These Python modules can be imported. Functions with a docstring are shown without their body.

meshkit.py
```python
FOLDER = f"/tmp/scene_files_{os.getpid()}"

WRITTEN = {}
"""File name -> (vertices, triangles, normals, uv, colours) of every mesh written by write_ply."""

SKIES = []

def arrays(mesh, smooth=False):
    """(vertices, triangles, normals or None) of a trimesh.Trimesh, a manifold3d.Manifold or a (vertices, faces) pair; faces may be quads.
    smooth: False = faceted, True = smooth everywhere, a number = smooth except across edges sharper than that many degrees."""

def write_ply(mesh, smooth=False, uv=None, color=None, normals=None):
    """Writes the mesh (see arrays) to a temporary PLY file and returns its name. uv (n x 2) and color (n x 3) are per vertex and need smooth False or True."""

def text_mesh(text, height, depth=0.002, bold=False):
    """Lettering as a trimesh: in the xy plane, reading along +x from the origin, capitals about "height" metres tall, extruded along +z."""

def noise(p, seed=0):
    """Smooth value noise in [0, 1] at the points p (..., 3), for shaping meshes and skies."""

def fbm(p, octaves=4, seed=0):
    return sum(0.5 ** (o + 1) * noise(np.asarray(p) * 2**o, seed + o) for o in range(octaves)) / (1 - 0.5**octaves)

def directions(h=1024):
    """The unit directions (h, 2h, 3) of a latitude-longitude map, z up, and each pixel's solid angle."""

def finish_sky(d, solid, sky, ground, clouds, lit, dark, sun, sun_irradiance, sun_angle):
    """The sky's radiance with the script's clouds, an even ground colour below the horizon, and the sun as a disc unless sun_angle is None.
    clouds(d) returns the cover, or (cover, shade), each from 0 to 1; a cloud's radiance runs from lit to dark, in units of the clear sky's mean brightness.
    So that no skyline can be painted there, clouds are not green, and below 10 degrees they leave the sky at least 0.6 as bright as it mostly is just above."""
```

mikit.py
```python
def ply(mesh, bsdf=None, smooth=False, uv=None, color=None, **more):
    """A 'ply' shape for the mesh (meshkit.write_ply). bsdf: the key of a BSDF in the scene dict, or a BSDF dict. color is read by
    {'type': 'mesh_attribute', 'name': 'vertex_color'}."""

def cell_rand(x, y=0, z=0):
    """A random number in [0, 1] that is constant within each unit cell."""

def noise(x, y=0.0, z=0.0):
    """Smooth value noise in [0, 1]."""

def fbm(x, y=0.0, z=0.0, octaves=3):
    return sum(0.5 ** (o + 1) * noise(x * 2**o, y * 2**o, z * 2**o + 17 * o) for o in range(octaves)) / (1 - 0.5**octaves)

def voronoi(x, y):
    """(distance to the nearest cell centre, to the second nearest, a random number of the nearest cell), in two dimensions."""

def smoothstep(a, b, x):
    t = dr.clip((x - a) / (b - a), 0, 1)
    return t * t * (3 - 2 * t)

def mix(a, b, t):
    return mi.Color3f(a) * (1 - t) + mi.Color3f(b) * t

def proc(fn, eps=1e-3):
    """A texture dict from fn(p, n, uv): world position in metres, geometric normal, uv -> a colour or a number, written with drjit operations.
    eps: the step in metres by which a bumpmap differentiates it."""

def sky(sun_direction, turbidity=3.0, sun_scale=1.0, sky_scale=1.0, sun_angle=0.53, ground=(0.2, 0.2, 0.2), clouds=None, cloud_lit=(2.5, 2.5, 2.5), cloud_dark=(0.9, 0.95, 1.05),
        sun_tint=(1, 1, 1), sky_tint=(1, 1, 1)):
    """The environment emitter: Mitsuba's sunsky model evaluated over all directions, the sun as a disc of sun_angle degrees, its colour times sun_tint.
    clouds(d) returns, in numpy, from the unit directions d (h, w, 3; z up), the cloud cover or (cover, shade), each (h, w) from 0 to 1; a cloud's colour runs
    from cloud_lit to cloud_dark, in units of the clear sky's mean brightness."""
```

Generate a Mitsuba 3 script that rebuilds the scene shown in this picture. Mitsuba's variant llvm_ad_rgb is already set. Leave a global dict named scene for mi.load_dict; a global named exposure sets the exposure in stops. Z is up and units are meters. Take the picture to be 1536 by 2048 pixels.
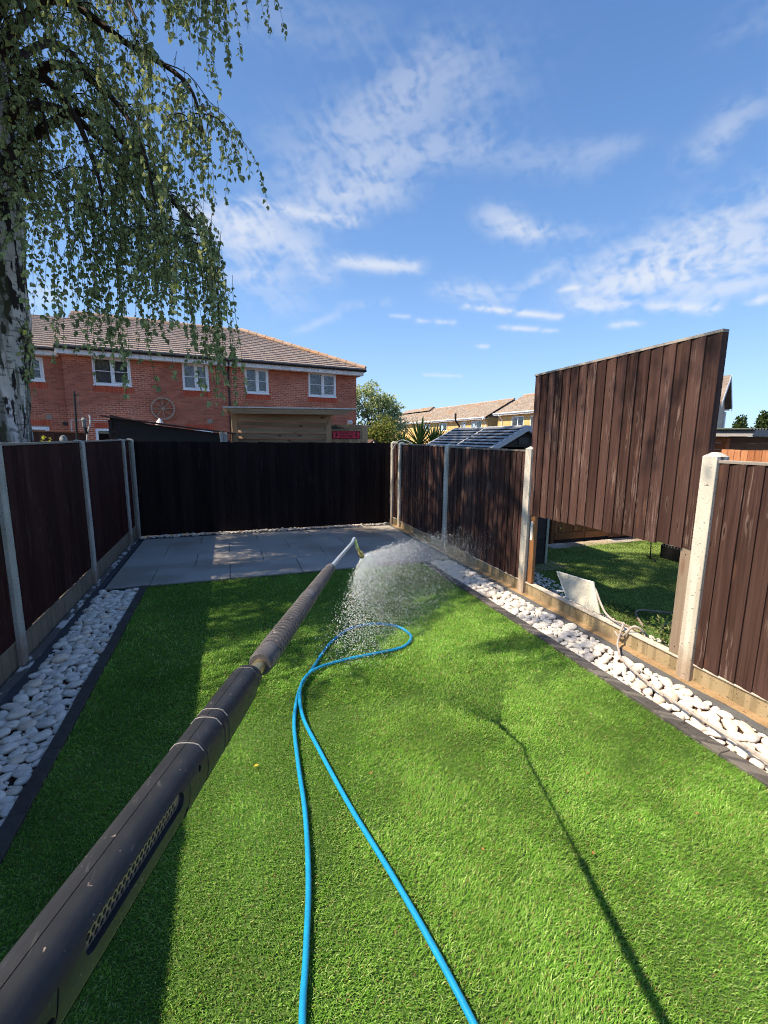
import math, random
import numpy as np
import trimesh, shapely, manifold3d
import mitsuba as mi
import drjit as dr
import mikit, meshkit
from mikit import noise, fbm, voronoi, cell_rand, smoothstep, mix, proc
from shapely.geometry import Polygon, LineString, Point, box as sbox

random.seed(7)
rng = np.random.default_rng(7)
T = mi.ScalarTransform4f
scene, labels = {}, {}

# ------------------------------------------------------------------ camera, sky, exposure
exposure = 2.5
YAW, PIT, ROL = 0.3329, 0.1640, 0.0088
cy, sy = math.cos(YAW), math.sin(YAW)
FW = np.array([sy * math.cos(PIT), cy * math.cos(PIT), -math.sin(PIT)])
R0 = np.array([cy, -sy, 0.0])
U0 = np.cross(R0, FW)
UP = -math.sin(ROL) * R0 + math.cos(ROL) * U0
EYE = np.array([0.0, 0.0, 1.7107])
scene['camera'] = {'type': 'perspective', 'fov': 81.06, 'fov_axis': 'x', 'near_clip': 0.02, 'far_clip': 3000.0,
                   'to_world': T().look_at(origin=EYE.tolist(), target=(EYE + FW).tolist(), up=UP.tolist())}

WISPS = [(11.4,28.0,26.0,33.7,3.81,0.35),(12.0,25.6,18.3,26.0,1.86,0.55),(18.3,28.3,27.9,29.6,1.71,0.3),(14.8,31.3,23.7,35.7,1.98,0.2),(-1.7,22.5,4.6,22.4,1.93,0.75),(-0.3,20.5,9.0,21.4,1.58,0.45),(9.0,20.3,11.3,18.2,1.2,0.5),(3.6,24.3,14.8,23.5,0.87,0.7),(14.2,19.6,22.2,19.2,0.83,0.85),(0.0,16.9,6.7,18.2,1.06,0.35),(31.5,23.7,35.4,21.6,1.23,0.6),(32.1,22.3,40.7,21.2,0.97,0.3),(30.6,29.0,40.7,26.7,1.7,0.22),(26.7,16.8,33.0,16.0,1.26,0.5),(28.8,15.1,39.1,13.4,0.41,0.95),(32.9,12.7,36.6,12.3,0.32,0.8),(37.7,12.1,38.9,12.0,0.26,0.6),(29.6,10.8,31.3,10.7,0.28,0.7),(23.2,13.7,27.1,13.4,0.32,0.75),(19.9,14.2,21.7,14.1,0.27,0.6),(44.4,17.4,56.8,20.1,2.86,0.7),(42.2,15.3,49.1,16.7,1.61,0.6),(49.6,15.8,57.2,17.0,2.09,0.75),(41.2,14.3,45.7,14.0,0.68,0.75),(48.5,13.6,53.6,12.6,0.6,0.9),(52.3,14.1,57.5,14.5,0.95,0.6),(44.8,12.1,47.3,12.1,0.39,0.8),(56.4,12.7,57.7,13.0,0.51,0.85),(51.4,25.7,53.8,27.5,1.37,0.4),(39.3,16.1,41.2,16.2,0.34,0.85),(35.8,16.8,37.8,18.4,0.67,0.4),(24.0,7.6,28.2,7.4,0.23,0.5),(8.2,12.1,13.6,14.3,0.54,0.3),(14.2,15.0,19.0,15.6,0.63,0.25),(0.8,21.6,6.6,15.4,2.34,0.3),(-17.6,12.6,-15.6,13.6,1.09,0.5),(3.3,37.6,14.9,37.5,2.22,0.15),(53.0,32.8,54.9,33.3,1.39,0.15),(41.0,27.8,44.8,27.5,0.92,0.2)]


def clouds(d):
    az, el = np.degrees(np.arctan2(d[..., 0], d[..., 1])), np.degrees(np.arcsin(np.clip(d[..., 2], -1, 1)))
    k = np.cos(np.radians(el))
    q = np.stack([az * k / 3.2 + el / 7.0, el / 1.25, az * 0 + 0.5], -1)
    warp = meshkit.fbm(q * 0.6, 3, 5)[..., None] - 0.5
    n1 = meshkit.fbm(q + warp * 2.6, 5, 11)
    n2 = meshkit.fbm(np.stack([az * k / 0.8, el / 0.5, el * 0 + 3], -1) + warp * 4, 4, 23)
    n3 = meshkit.fbm(np.stack([(az * k + el * 0.8) / 0.55 + warp[..., 0] * 6, (el - az * k * 0.35) / 4.5, el * 0 + 8], -1), 4, 37)
    clear = np.ones_like(az)
    for a0, e0, a1, e1, w, amp in WISPS:
        m = (az > min(a0, a1) - 6 * w - 1) & (az < max(a0, a1) + 6 * w + 1) & (el > min(e0, e1) - 4 * w) & (el < max(e0, e1) + 4 * w)
        if not m.any():
            continue
        A, E, kk = az[m], el[m], k[m]
        vx, vy = (a1 - a0) * kk, e1 - e0
        t = np.clip(((A - a0) * kk * vx + (E - e0) * vy) / (vx * vx + vy * vy), 0, 1)
        dx, dy = (A - a0) * kk - t * vx, E - e0 - t * vy
        g = np.exp(-(dx ** 2 * 0.35 + dy ** 2 * 1.3) / w ** 2)
        ends = 0.45 + 0.55 * np.sin(np.pi * np.clip(t, 0.05, 0.95))
        tex = np.clip((0.45 * n1[m] + 0.33 * n2[m] + 0.22 * n3[m]) * 5.0 - 2.1 + 0.5 * g, 0, 1.1)
        clear[m] *= 1 - np.clip(amp * 0.76 * g * tex * (0.6 + 0.4 * ends), 0, 1)
    # beyond the frame the same thin cirrus goes on
    broad = np.clip(meshkit.fbm(q * 0.45 + 9, 5, 31) * 3.2 - 1.75, 0, 1) * np.clip((np.abs(az - 19) - 45) / 15, 0, 1) * np.clip(el / 12, 0, 1) * 0.4
    haze = 0.12 * np.exp(-np.clip(el, 0, 90) / 9.0)
    return 1 - clear * (1 - broad) * (1 - haze), 0 * az


SUN = (-0.776, 0.015, 1.0)
scene['sky'] = mikit.sky(SUN, turbidity=2.6, clouds=clouds, cloud_lit=(1.9, 1.95, 2.05), cloud_dark=(1.2, 1.25, 1.35), sky_scale=0.95, sky_tint=(0.89, 0.97, 1.08), ground=(0.16, 0.17, 0.13))

# ------------------------------------------------------------------ helpers


def numbered(name):
    key, i = name, 0
    while key in scene or key in labels or key in USED:
        i += 1
        key = f'{name}_{i:03d}'
    USED.add(key)
    return key


USED = set()
NEXT = {}


def fresh(name):
    i = NEXT.get(name, 0)
    NEXT[name] = i + 1
    return name if i == 0 else f'{name}_{i:03d}'


def thing(name, label, cat, group=None):
    key = fresh(name)
    labels[key] = {'label': label, 'category': cat}
    if group:
        labels[key]['group'] = group
    return key


def obj(name, mesh, bsdf, parent=None, smooth=False, r=None, color=None, label=None, kind=None):
    key = fresh(parent + '__' + name if parent else name)
    v, f, n = meshkit.arrays(mesh, smooth)
    if r is None:
        r = random.random()
    uv = np.tile([(math.floor(r * 64) + 0.5) / 64, 0.5], (len(v), 1))
    scene[key] = mikit.ply((v, f), 'mat_' + bsdf, smooth=bool(smooth), uv=uv, color=color)
    lab = {}
    if label:
        lab['label'] = label
    if kind:
        lab['kind'] = kind
    if lab:
        labels.setdefault(key, {}).update(lab)
    return key


def tag(key, label, cat, group=None, kind=None):
    d = labels.setdefault(key, {})
    d.update({'label': label, 'category': cat})
    if group:
        d['group'] = group
    if kind:
        d['kind'] = kind
    return key


def structure(name, mesh, bsdf, parent=None, smooth=False, label=None, color=None):
    k = obj(name, mesh, bsdf, parent, smooth, color=color)
    labels.setdefault(k, {})['kind'] = 'structure'
    if label:
        labels[k]['label'] = label
    return k


_c = np.array([[sx, sy_, sz] for sx in (-1, 1) for sy_ in (-1, 1) for sz in (-1, 1)], float)
_cv = np.concatenate([_c * 1.0 for _ in range(3)])
_pts = np.concatenate([_c * np.array(m) for m in ([1, .9, .9], [.9, 1, .9], [.9, .9, 1])])
_hull = trimesh.convex.convex_hull(_pts)
_order = np.array([np.argmin(((_hull.vertices - p) ** 2).sum(1)) for p in _pts])
_inv = np.empty(24, int)
_inv[_order] = np.arange(24)
_cf = _inv[np.array(_hull.faces)]


def cbox(x0, x1, y0, y1, z0, z1, c=0.004):
    """A box with chamfered edges."""
    h = np.array([x1 - x0, y1 - y0, z1 - z0]) / 2
    m = np.array([x1 + x0, y1 + y0, z1 + z0]) / 2
    c = min(c, h.min() * 0.45)
    v = np.concatenate([_c * (h - c * np.array(k)) for k in ([0, 1, 1], [1, 0, 1], [1, 1, 0])])
    return trimesh.Trimesh(v + m, _cf, process=False)


def cat(*ms):
    ms = [m for g in ms for m in (g if isinstance(g, (list, tuple)) else [g])]
    return trimesh.util.concatenate(ms)


def hull(pts):
    return trimesh.convex.convex_hull(np.asarray(pts, float))


def place(m, o, ex, ey, ez):
    """Local axes ex, ey, ez at o."""
    M = np.eye(4)
    M[:3, 0], M[:3, 1], M[:3, 2], M[:3, 3] = ex, ey, ez, o
    m = m.copy()
    m.apply_transform(M)
    return m


def tube(path, rad, n=8, cap=True):
    P = np.asarray(path, float)
    rad = np.broadcast_to(np.asarray(rad, float), (len(P),))
    t = np.gradient(P, axis=0)
    t /= np.linalg.norm(t, axis=1, keepdims=True) + 1e-12
    ref = np.array([0, 0, 1.0]) if abs(t[0][2]) < 0.9 else np.array([1.0, 0, 0])
    a = np.cross(t[0], ref)
    a /= np.linalg.norm(a)
    ang = np.arange(n) * 2 * np.pi / n
    rows = []
    for i in range(len(P)):
        a = a - t[i] * (a @ t[i])
        a /= np.linalg.norm(a) + 1e-12
        b = np.cross(t[i], a)
        rows.append(P[i] + rad[i] * (np.cos(ang)[:, None] * a + np.sin(ang)[:, None] * b))
    v = np.concatenate(rows)
    i, j = np.meshgrid(np.arange(len(P) - 1), np.arange(n), indexing='ij')
    p, q = (i * n + j).ravel(), (i * n + (j + 1) % n).ravel()
    f = np.concatenate([np.stack([p, q, q + n], 1), np.stack([p, q + n, p + n], 1)])
    if cap:
        L = len(v)
        v = np.vstack([v, P[0], P[-1]])
        k = np.arange(n)
        f = np.vstack([f, np.stack([(k + 1) % n, k, k * 0 + L], 1), np.stack([L - n - 0 + k - 0, (L - n) + (k + 1) % n, k * 0 + L + 1], 1)])
    return trimesh.Trimesh(v, f, process=False)


def spline(pts, n=40):
    P = np.asarray(pts, float)
    Q = np.vstack([2 * P[0] - P[1], P, 2 * P[-1] - P[-2]])
    out = []
    for s in np.linspace(0, len(P) - 1 - 1e-9, n):
        i = int(s)
        t = s - i
        a, b, c, d = Q[i], Q[i + 1], Q[i + 2], Q[i + 3]
        out.append(0.5 * (2 * b + (c - a) * t + (2 * a - 5 * b + 4 * c - d) * t * t + (3 * b - a - 3 * c + d) * t ** 3))
    return np.array(out)


def prism(poly, h):
    return trimesh.creation.extrude_polygon(poly, h, engine='earcut')


# ------------------------------------------------------------------ materials


def rnd(uv):
    return dr.floor(uv.x * 64) / 64


def rough(name, tex, roughness=0.8, spec=0.25, bump=None, bscale=1.0, eps=1e-3, **more):
    b = {'type': 'principled', 'base_color': tex if isinstance(tex, dict) else {'type': 'rgb', 'value': list(tex)}, 'roughness': roughness, 'specular': spec, **more}
    if bump is not None:
        b = {'type': 'bumpmap', 'tex': proc(bump, eps), 'scale': bscale, 'nested': b}
    scene['mat_' + name] = {'type': 'twosided', 'bsdf': b}
    return name


def wood(lo, hi, axis='z', knot=None, kdens=(7.0, 1.6), wear=None, wearth=0.72, mottle=0.35):
    lo, hi = mi.ScalarColor3f(lo), mi.ScalarColor3f(hi)

    def fn(p, n, uv):
        r = rnd(uv)
        if axis == 'z':
            al, ac = p.z, p.x + p.y
        elif axis == 'x':
            al, ac = p.x + p.y, p.z
        g = fbm(ac * 95 + r * 57 + noise(al * 3, r * 31) * 1.5, al * 2.2 + r * 13, r * 7, octaves=3)
        m = noise(ac * 6 + r * 19, al * 1.3 + r * 5, 3.0)
        t = dr.clip(g * 0.75 + (m - 0.5) * mottle + (r - 0.5) * 0.55 + 0.12, 0, 1)
        c = mix(lo, hi, t)
        if knot is not None:
            d1, d2, w = voronoi(ac * kdens[0] + r * 23, al * kdens[1] + r * 9)
            k = dr.select(w > 0.55, smoothstep(0.16, 0.05, d1), 0.0)
            c = mix(c, mi.Color3f(*knot), k * 0.8)
        if wear is not None:
            wv = fbm(ac * 120 + r * 11, al * 7 + r * 3, 9.0, octaves=3)
            zone = noise(ac * 9 + r * 17, al * 2.3 + r * 29, 6.0)
            c = mix(c, mi.Color3f(*wear), smoothstep(wearth, wearth + 0.16, wv) * smoothstep(0.50, 0.85, zone) * 0.45)
            k1, k2, kw = voronoi(ac * 8.5 + r * 13, al * 2.1 + r * 41)
            ring = dr.abs(k1 - 0.10)
            c = mix(c, mi.Color3f(*wear) * 0.8, dr.select(kw > 0.6, smoothstep(0.06, 0.01, ring), 0.0) * smoothstep(0.35, 0.6, wv) * 0.25)
            c = mix(c, c * 0.45, dr.select(kw > 0.6, smoothstep(0.07, 0.02, k1), 0.0))
        return c
    return proc(fn)


def grain_bump(axis='z'):
    def fn(p, n, uv):
        al, ac = (p.z, p.x + p.y) if axis == 'z' else (p.x + p.y, p.z)
        return fbm(ac * 140, al * 4, octaves=2)
    return fn


gbz, gbx = grain_bump('z'), grain_bump('x')
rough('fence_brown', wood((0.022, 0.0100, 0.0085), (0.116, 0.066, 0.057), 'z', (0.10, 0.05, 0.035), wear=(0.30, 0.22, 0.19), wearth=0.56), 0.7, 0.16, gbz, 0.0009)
rough('fence_brown_shade', wood((0.016, 0.0052, 0.0050), (0.052, 0.0185, 0.0170), 'z', (0.055, 0.025, 0.020), wear=(0.12, 0.085, 0.075), wearth=0.60), 0.75, 0.1, gbz, 0.0009)  # the fence brown again, with the shade on the left side put into the colour
rough('fence_black', wood((0.005, 0.0033, 0.004), (0.027, 0.0175, 0.0175), 'z', wear=(0.06, 0.05, 0.05), wearth=0.60), 0.75, 0.1, gbz, 0.0009)  # back fence boards, much darker than the brown panels
rough('rail_worn', wood((0.10, 0.085, 0.075), (0.42, 0.38, 0.34), 'x'), 0.8, 0.2)
rough('fresh_timber', wood((0.20, 0.09, 0.035), (0.44, 0.23, 0.10), 'z', (0.16, 0.07, 0.03)), 0.7, 0.25)
rough('grey_timber', wood((0.17, 0.13, 0.10), (0.34, 0.27, 0.205), 'z', (0.20, 0.12, 0.08)), 0.75, 0.2)
rough('green_timber', wood((0.22, 0.14, 0.080), (0.50, 0.345, 0.215), 'x', (0.06, 0.032, 0.018), (4.5, 2.6), mottle=0.5), 0.75, 0.2, gbx, 0.0008)
rough('green_timber_upright', wood((0.28, 0.175, 0.095), (0.54, 0.375, 0.225), 'z', (0.09, 0.05, 0.028), (8.0, 2.2)), 0.75, 0.2)
rough('shed_black', wood((0.010, 0.008, 0.008), (0.038, 0.031, 0.031), 'x'), 0.65, 0.3)
rough('shed_brown', wood((0.10, 0.042, 0.016), (0.25, 0.11, 0.042), 'x', (0.05, 0.02, 0.01)), 0.6, 0.3)
rough('shed_brown_upright', wood((0.11, 0.045, 0.017), (0.27, 0.12, 0.047), 'z', (0.05, 0.02, 0.01)), 0.6, 0.3)
rough('shed_orange', wood((0.30, 0.085, 0.03), (0.50, 0.17, 0.065), 'x', (0.2, 0.06, 0.02)), 0.6, 0.3)
rough('fence_orange', wood((0.32, 0.12, 0.05), (0.55, 0.26, 0.13), 'z', (0.25, 0.09, 0.04)), 0.7, 0.25)
rough('fence_far', wood((0.05, 0.02, 0.014), (0.10, 0.05, 0.035), 'z'), 0.7, 0.25)


def concrete(base, speck=0.35, stain=0.4, tint=(0.5, 0.45, 0.36), base_stain=True, sc=1.0):
    def fn(p, n, uv):
        a = fbm(p.x * 9 * sc, p.y * 9 * sc, p.z * 5 * sc, octaves=3)
        s = noise(p.x * 190, p.y * 190, p.z * 190)
        drip = noise((p.x + p.y) * 30, p.z * 1.5, 4.0)
        c = mi.Color3f(*base) * (0.78 + 0.4 * a)
        c = mix(c, mi.Color3f(*tint) * 0.55, smoothstep(0.52, 0.75, drip) * stain)
        c = c * (1 - speck * smoothstep(0.72, 0.86, s))
        pits = noise(p.x * 75 + 7, p.y * 75, p.z * 75)
        c = c * (1 - 0.6 * smoothstep(0.83, 0.9, pits))
        if base_stain:
            low = smoothstep(0.30, 0.12, p.z + 0.12 * (noise(p.y * 18, p.x * 18, p.z * 14) - 0.5))
            c = mix(c, c * mi.Color3f(0.62, 0.5, 0.42), low * 0.8)
        return c
    return proc(fn)


def fine_bump(p, n, uv):
    return fbm(p.x * 160, p.y * 160, p.z * 160, octaves=2)


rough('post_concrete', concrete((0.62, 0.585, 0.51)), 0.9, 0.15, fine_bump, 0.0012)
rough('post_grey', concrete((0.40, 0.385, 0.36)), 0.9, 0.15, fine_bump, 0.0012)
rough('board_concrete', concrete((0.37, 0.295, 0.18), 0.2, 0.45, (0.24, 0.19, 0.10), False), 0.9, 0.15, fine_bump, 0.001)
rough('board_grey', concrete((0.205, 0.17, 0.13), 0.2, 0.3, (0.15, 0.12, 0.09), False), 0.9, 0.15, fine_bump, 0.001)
rough('board_top', concrete((0.52, 0.47, 0.39), 0.5, 0.1, (0.3, 0.25, 0.2), False), 0.9, 0.15, fine_bump, 0.001)
rough('mortar', concrete((0.34, 0.235, 0.13), 0.5, 0.2, (0.3, 0.2, 0.1), False), 0.95, 0.1, fine_bump, 0.002)
rough('mortar_grey', proc(lambda p, n, uv: mix(mi.Color3f(0.10, 0.095, 0.09), mi.Color3f(0.50, 0.49, 0.47), smoothstep(0.50, 0.72, fbm(p.x * 34, p.y * 11, 3.0, octaves=4)))), 0.95, 0.1, fine_bump, 0.002)
rough('slate_block', concrete((0.075, 0.072, 0.07), 0.35, 0.7, (0.32, 0.30, 0.27), False), 0.7, 0.3, fine_bump, 0.0012)
rough('membrane', concrete((0.06, 0.064, 0.075), 0.45, 0.3, (0.12, 0.12, 0.12), False), 0.85, 0.25, fine_bump, 0.0025)
rough('grey_paint', concrete((0.115, 0.12, 0.125), 0.4, 0.5, (0.2, 0.2, 0.2), False), 0.8, 0.25, fine_bump, 0.001)


rough('slate_dark', concrete((0.062, 0.058, 0.055), 0.3, 0.35, (0.16, 0.15, 0.14), False), 0.75, 0.2, fine_bump, 0.0012)


def slab_tex(p, n, uv):
    r = rnd(uv)
    a = fbm(p.x * 3 + r * 40, p.y * 3, r * 9, octaves=4)
    s = noise(p.x * 210, p.y * 210, 2.0)
    c = mix(mi.Color3f(0.29, 0.275, 0.25), mi.Color3f(0.41, 0.39, 0.36), a * 0.8 + 0.3 * (r - 0.5))
    c = mix(c, mi.Color3f(0.22, 0.18, 0.145), smoothstep(0.58, 0.8, fbm(p.x * 1.3 + 4, p.y * 1.9, 7.0, octaves=2)) * 0.55)
    return c * (0.92 + 0.16 * s)


rough('slab', proc(slab_tex), 0.6, 0.35, fine_bump, 0.0008)
rough('slab_joint', (0.028, 0.03, 0.033), 0.9, 0.1)
rough('slab_tan', concrete((0.30, 0.25, 0.20), 0.3, 0.3, (0.2, 0.15, 0.1), False), 0.9, 0.15)


def soil_tex(p, n, uv):
    a = fbm(p.x * 14, p.y * 14, 1.0, octaves=3)
    return mix(mi.Color3f(0.035, 0.027, 0.022), mi.Color3f(0.11, 0.075, 0.055), a * a)


rough('soil', proc(soil_tex), 0.95, 0.1, fine_bump, 0.004)


def bed_tex(p, n, uv):
    a = fbm(p.x * 60, p.y * 60, 1.0, octaves=2)
    return mix(mi.Color3f(0.03, 0.022, 0.018), mi.Color3f(0.20, 0.12, 0.085), smoothstep(0.45, 0.8, a))


rough('bed_soil', proc(bed_tex), 0.95, 0.1)


def pebble_tex(p, n, uv):
    r = rnd(uv)
    a = fbm(p.x * 32 + r * 30, p.y * 32, p.z * 32, octaves=3)
    s = noise(p.x * 240 + r * 9, p.y * 240, p.z * 240)
    v = fbm(p.x * 18 + r * 50, p.y * 60, p.z * 30 + r * 5, octaves=2)
    c = mix(mi.Color3f(0.62, 0.575, 0.50), mi.Color3f(0.80, 0.77, 0.70), a)
    c = mix(c, mi.Color3f(0.66, 0.55, 0.42), smoothstep(0.72, 0.92, r) * 0.75)
    c = mix(c, mi.Color3f(0.52, 0.49, 0.46), smoothstep(0.26, 0.06, r) * 0.6)
    c = mix(c, mi.Color3f(0.42, 0.38, 0.34), smoothstep(0.60, 0.78, v) * 0.45)
    return c * (1 - 0.42 * smoothstep(0.76, 0.9, s))


rough('pebble', proc(pebble_tex), 0.5, 0.35)
rough('turf_base', (0.07, 0.13, 0.035), 0.95, 0.05)
scene['mat_blade'] = {'type': 'principledthin', 'base_color': {'type': 'mesh_attribute', 'name': 'vertex_color'}, 'roughness': 0.42, 'diff_trans': 0.55, 'spec_trans': 0.0, 'eta': 1.45}
scene['mat_leaf'] = {'type': 'principledthin', 'base_color': {'type': 'mesh_attribute', 'name': 'vertex_color'}, 'roughness': 0.45, 'diff_trans': 0.95, 'spec_trans': 0.0, 'eta': 1.45}


def bark_tex(p, n, uv):
    ang = dr.atan2(p.y - 6.0, p.x + 2.15)
    h = fbm(ang * 3, p.z * 9, 1.0, octaves=3)
    lent = noise(ang * 4.0, p.z * 55, 2.0)
    blot = fbm(ang * 4.5 + 5, p.z * 6.5, 4.0, octaves=4)
    c = mix(mi.Color3f(0.46, 0.44, 0.41), mi.Color3f(0.74, 0.72, 0.68), h)
    c = c * (1 - 0.55 * smoothstep(0.66, 0.8, lent))
    c = mix(c, mi.Color3f(0.035, 0.03, 0.027), smoothstep(0.53, 0.59, blot))
    moss = fbm(ang * 2.6 + 2, p.z * 1.5 + 3, 8.0, octaves=4)
    return mix(c, mi.Color3f(0.06, 0.065, 0.035), smoothstep(0.48, 0.62, moss) * 0.75)


def bark_bump(p, n, uv):
    ang = dr.atan2(p.y - 6.0, p.x + 2.15)
    return fbm(ang * 3.2 + 5, p.z * 6.4, 4.0, octaves=4)


rough('bark', proc(bark_tex), 0.85, 0.2, bark_bump, 0.03)
rough('twig', (0.045, 0.03, 0.022), 0.8, 0.2)


def brick_fn(dirv, bl, bh, c1, c2, cm, patch=True):
    ex, ey = dirv

    def fn(p, n, uv):
        s = p.x * ex + p.y * ey
        row = dr.floor(p.z / bh)
        u = s / bl + 0.5 * (row - 2 * dr.floor(row / 2))
        col = dr.floor(u)
        fu, fv = u - col, p.z / bh - row
        m = dr.maximum(smoothstep(0.055, 0.025, dr.minimum(fu, 1 - fu)), smoothstep(0.17, 0.09, dr.minimum(fv, 1 - fv)))
        r = cell_rand(col, row, 5)
        c = mix(mi.Color3f(*c1), mi.Color3f(*c2), r)
        c = c * (0.8 + 0.4 * fbm(s * 5, p.z * 5, 2.0, octaves=3))
        mm = mi.Color3f(*cm)
        if patch:
            mm = mm * (0.8 + 0.9 * smoothstep(0.5, 0.75, fbm(s * 0.55 + 3.3, p.z * 0.8, 8.0, octaves=2)))
        return mix(c, mm, m)
    return proc(fn)


HE, HN = np.array([0.9914, 0.1309]), np.array([0.1309, -0.9914])
rough('brick_red', brick_fn(HE, 0.225, 0.075, (0.36, 0.088, 0.048), (0.56, 0.165, 0.092), (0.45, 0.27, 0.19)), 0.85, 0.2)
rough('brick_side', brick_fn((-HE[1], HE[0]), 0.225, 0.075, (0.36, 0.088, 0.048), (0.56, 0.165, 0.092), (0.45, 0.27, 0.19)), 0.85, 0.2)


def soldier_fn(p, n, uv):
    s = p.x * HE[0] + p.y * HE[1]
    u = s / 0.075
    f = u - dr.floor(u)
    m = smoothstep(0.16, 0.06, dr.minimum(f, 1 - f))
    c = mix(mi.Color3f(0.50, 0.075, 0.035), mi.Color3f(0.62, 0.13, 0.06), cell_rand(dr.floor(u)))
    return mix(c, mi.Color3f(0.22, 0.10, 0.075), m)


rough('soldier', proc(soldier_fn), 0.85, 0.2)
rough('brick_yellow', brick_fn((0.0, 1.0), 0.225, 0.075, (0.60, 0.36, 0.11), (0.72, 0.47, 0.18), (0.6, 0.46, 0.25), False), 0.85, 0.2)
rough('brick_buff', brick_fn((0.87, 0.49), 0.225, 0.075, (0.42, 0.36, 0.27), (0.5, 0.43, 0.33), (0.45, 0.40, 0.33), False), 0.85, 0.2)


def tile_fn(a, b, moss):
    def fn(p, n, uv):
        r = rnd(uv)
        s = p.x * HE[0] + p.y * HE[1]
        u = dr.floor(s / 0.3 + r * 3)
        c = mix(mi.Color3f(*a), mi.Color3f(*b), cell_rand(u, r * 64) * 0.6 + 0.4 * fbm(s * 4, p.z * 8, r * 5, octaves=2))
        k = smoothstep(0.55, 0.72, fbm(s * 2.2, p.z * 3, 3.0, octaves=3)) * moss
        return mix(c, mi.Color3f(0.46, 0.22, 0.06), k)
    return proc(fn)


rough('roof_tile', tile_fn((0.285, 0.235, 0.20), (0.375, 0.315, 0.275), 0.05), 0.9, 0.15)
rough('ridge_tile', tile_fn((0.33, 0.24, 0.18), (0.44, 0.32, 0.24), 0.35), 0.9, 0.15)


def greytile_fn(p, n, uv):
    u, v = dr.floor(p.y / 0.33), dr.floor(p.z / 0.16)
    c = mix(mi.Color3f(0.185, 0.155, 0.13), mi.Color3f(0.27, 0.23, 0.195), cell_rand(u, v))
    return mix(c, mi.Color3f(0.28, 0.16, 0.07), smoothstep(0.6, 0.8, fbm(p.y * 0.8, p.z * 2, 1.0, octaves=2)) * 0.5)


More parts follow.
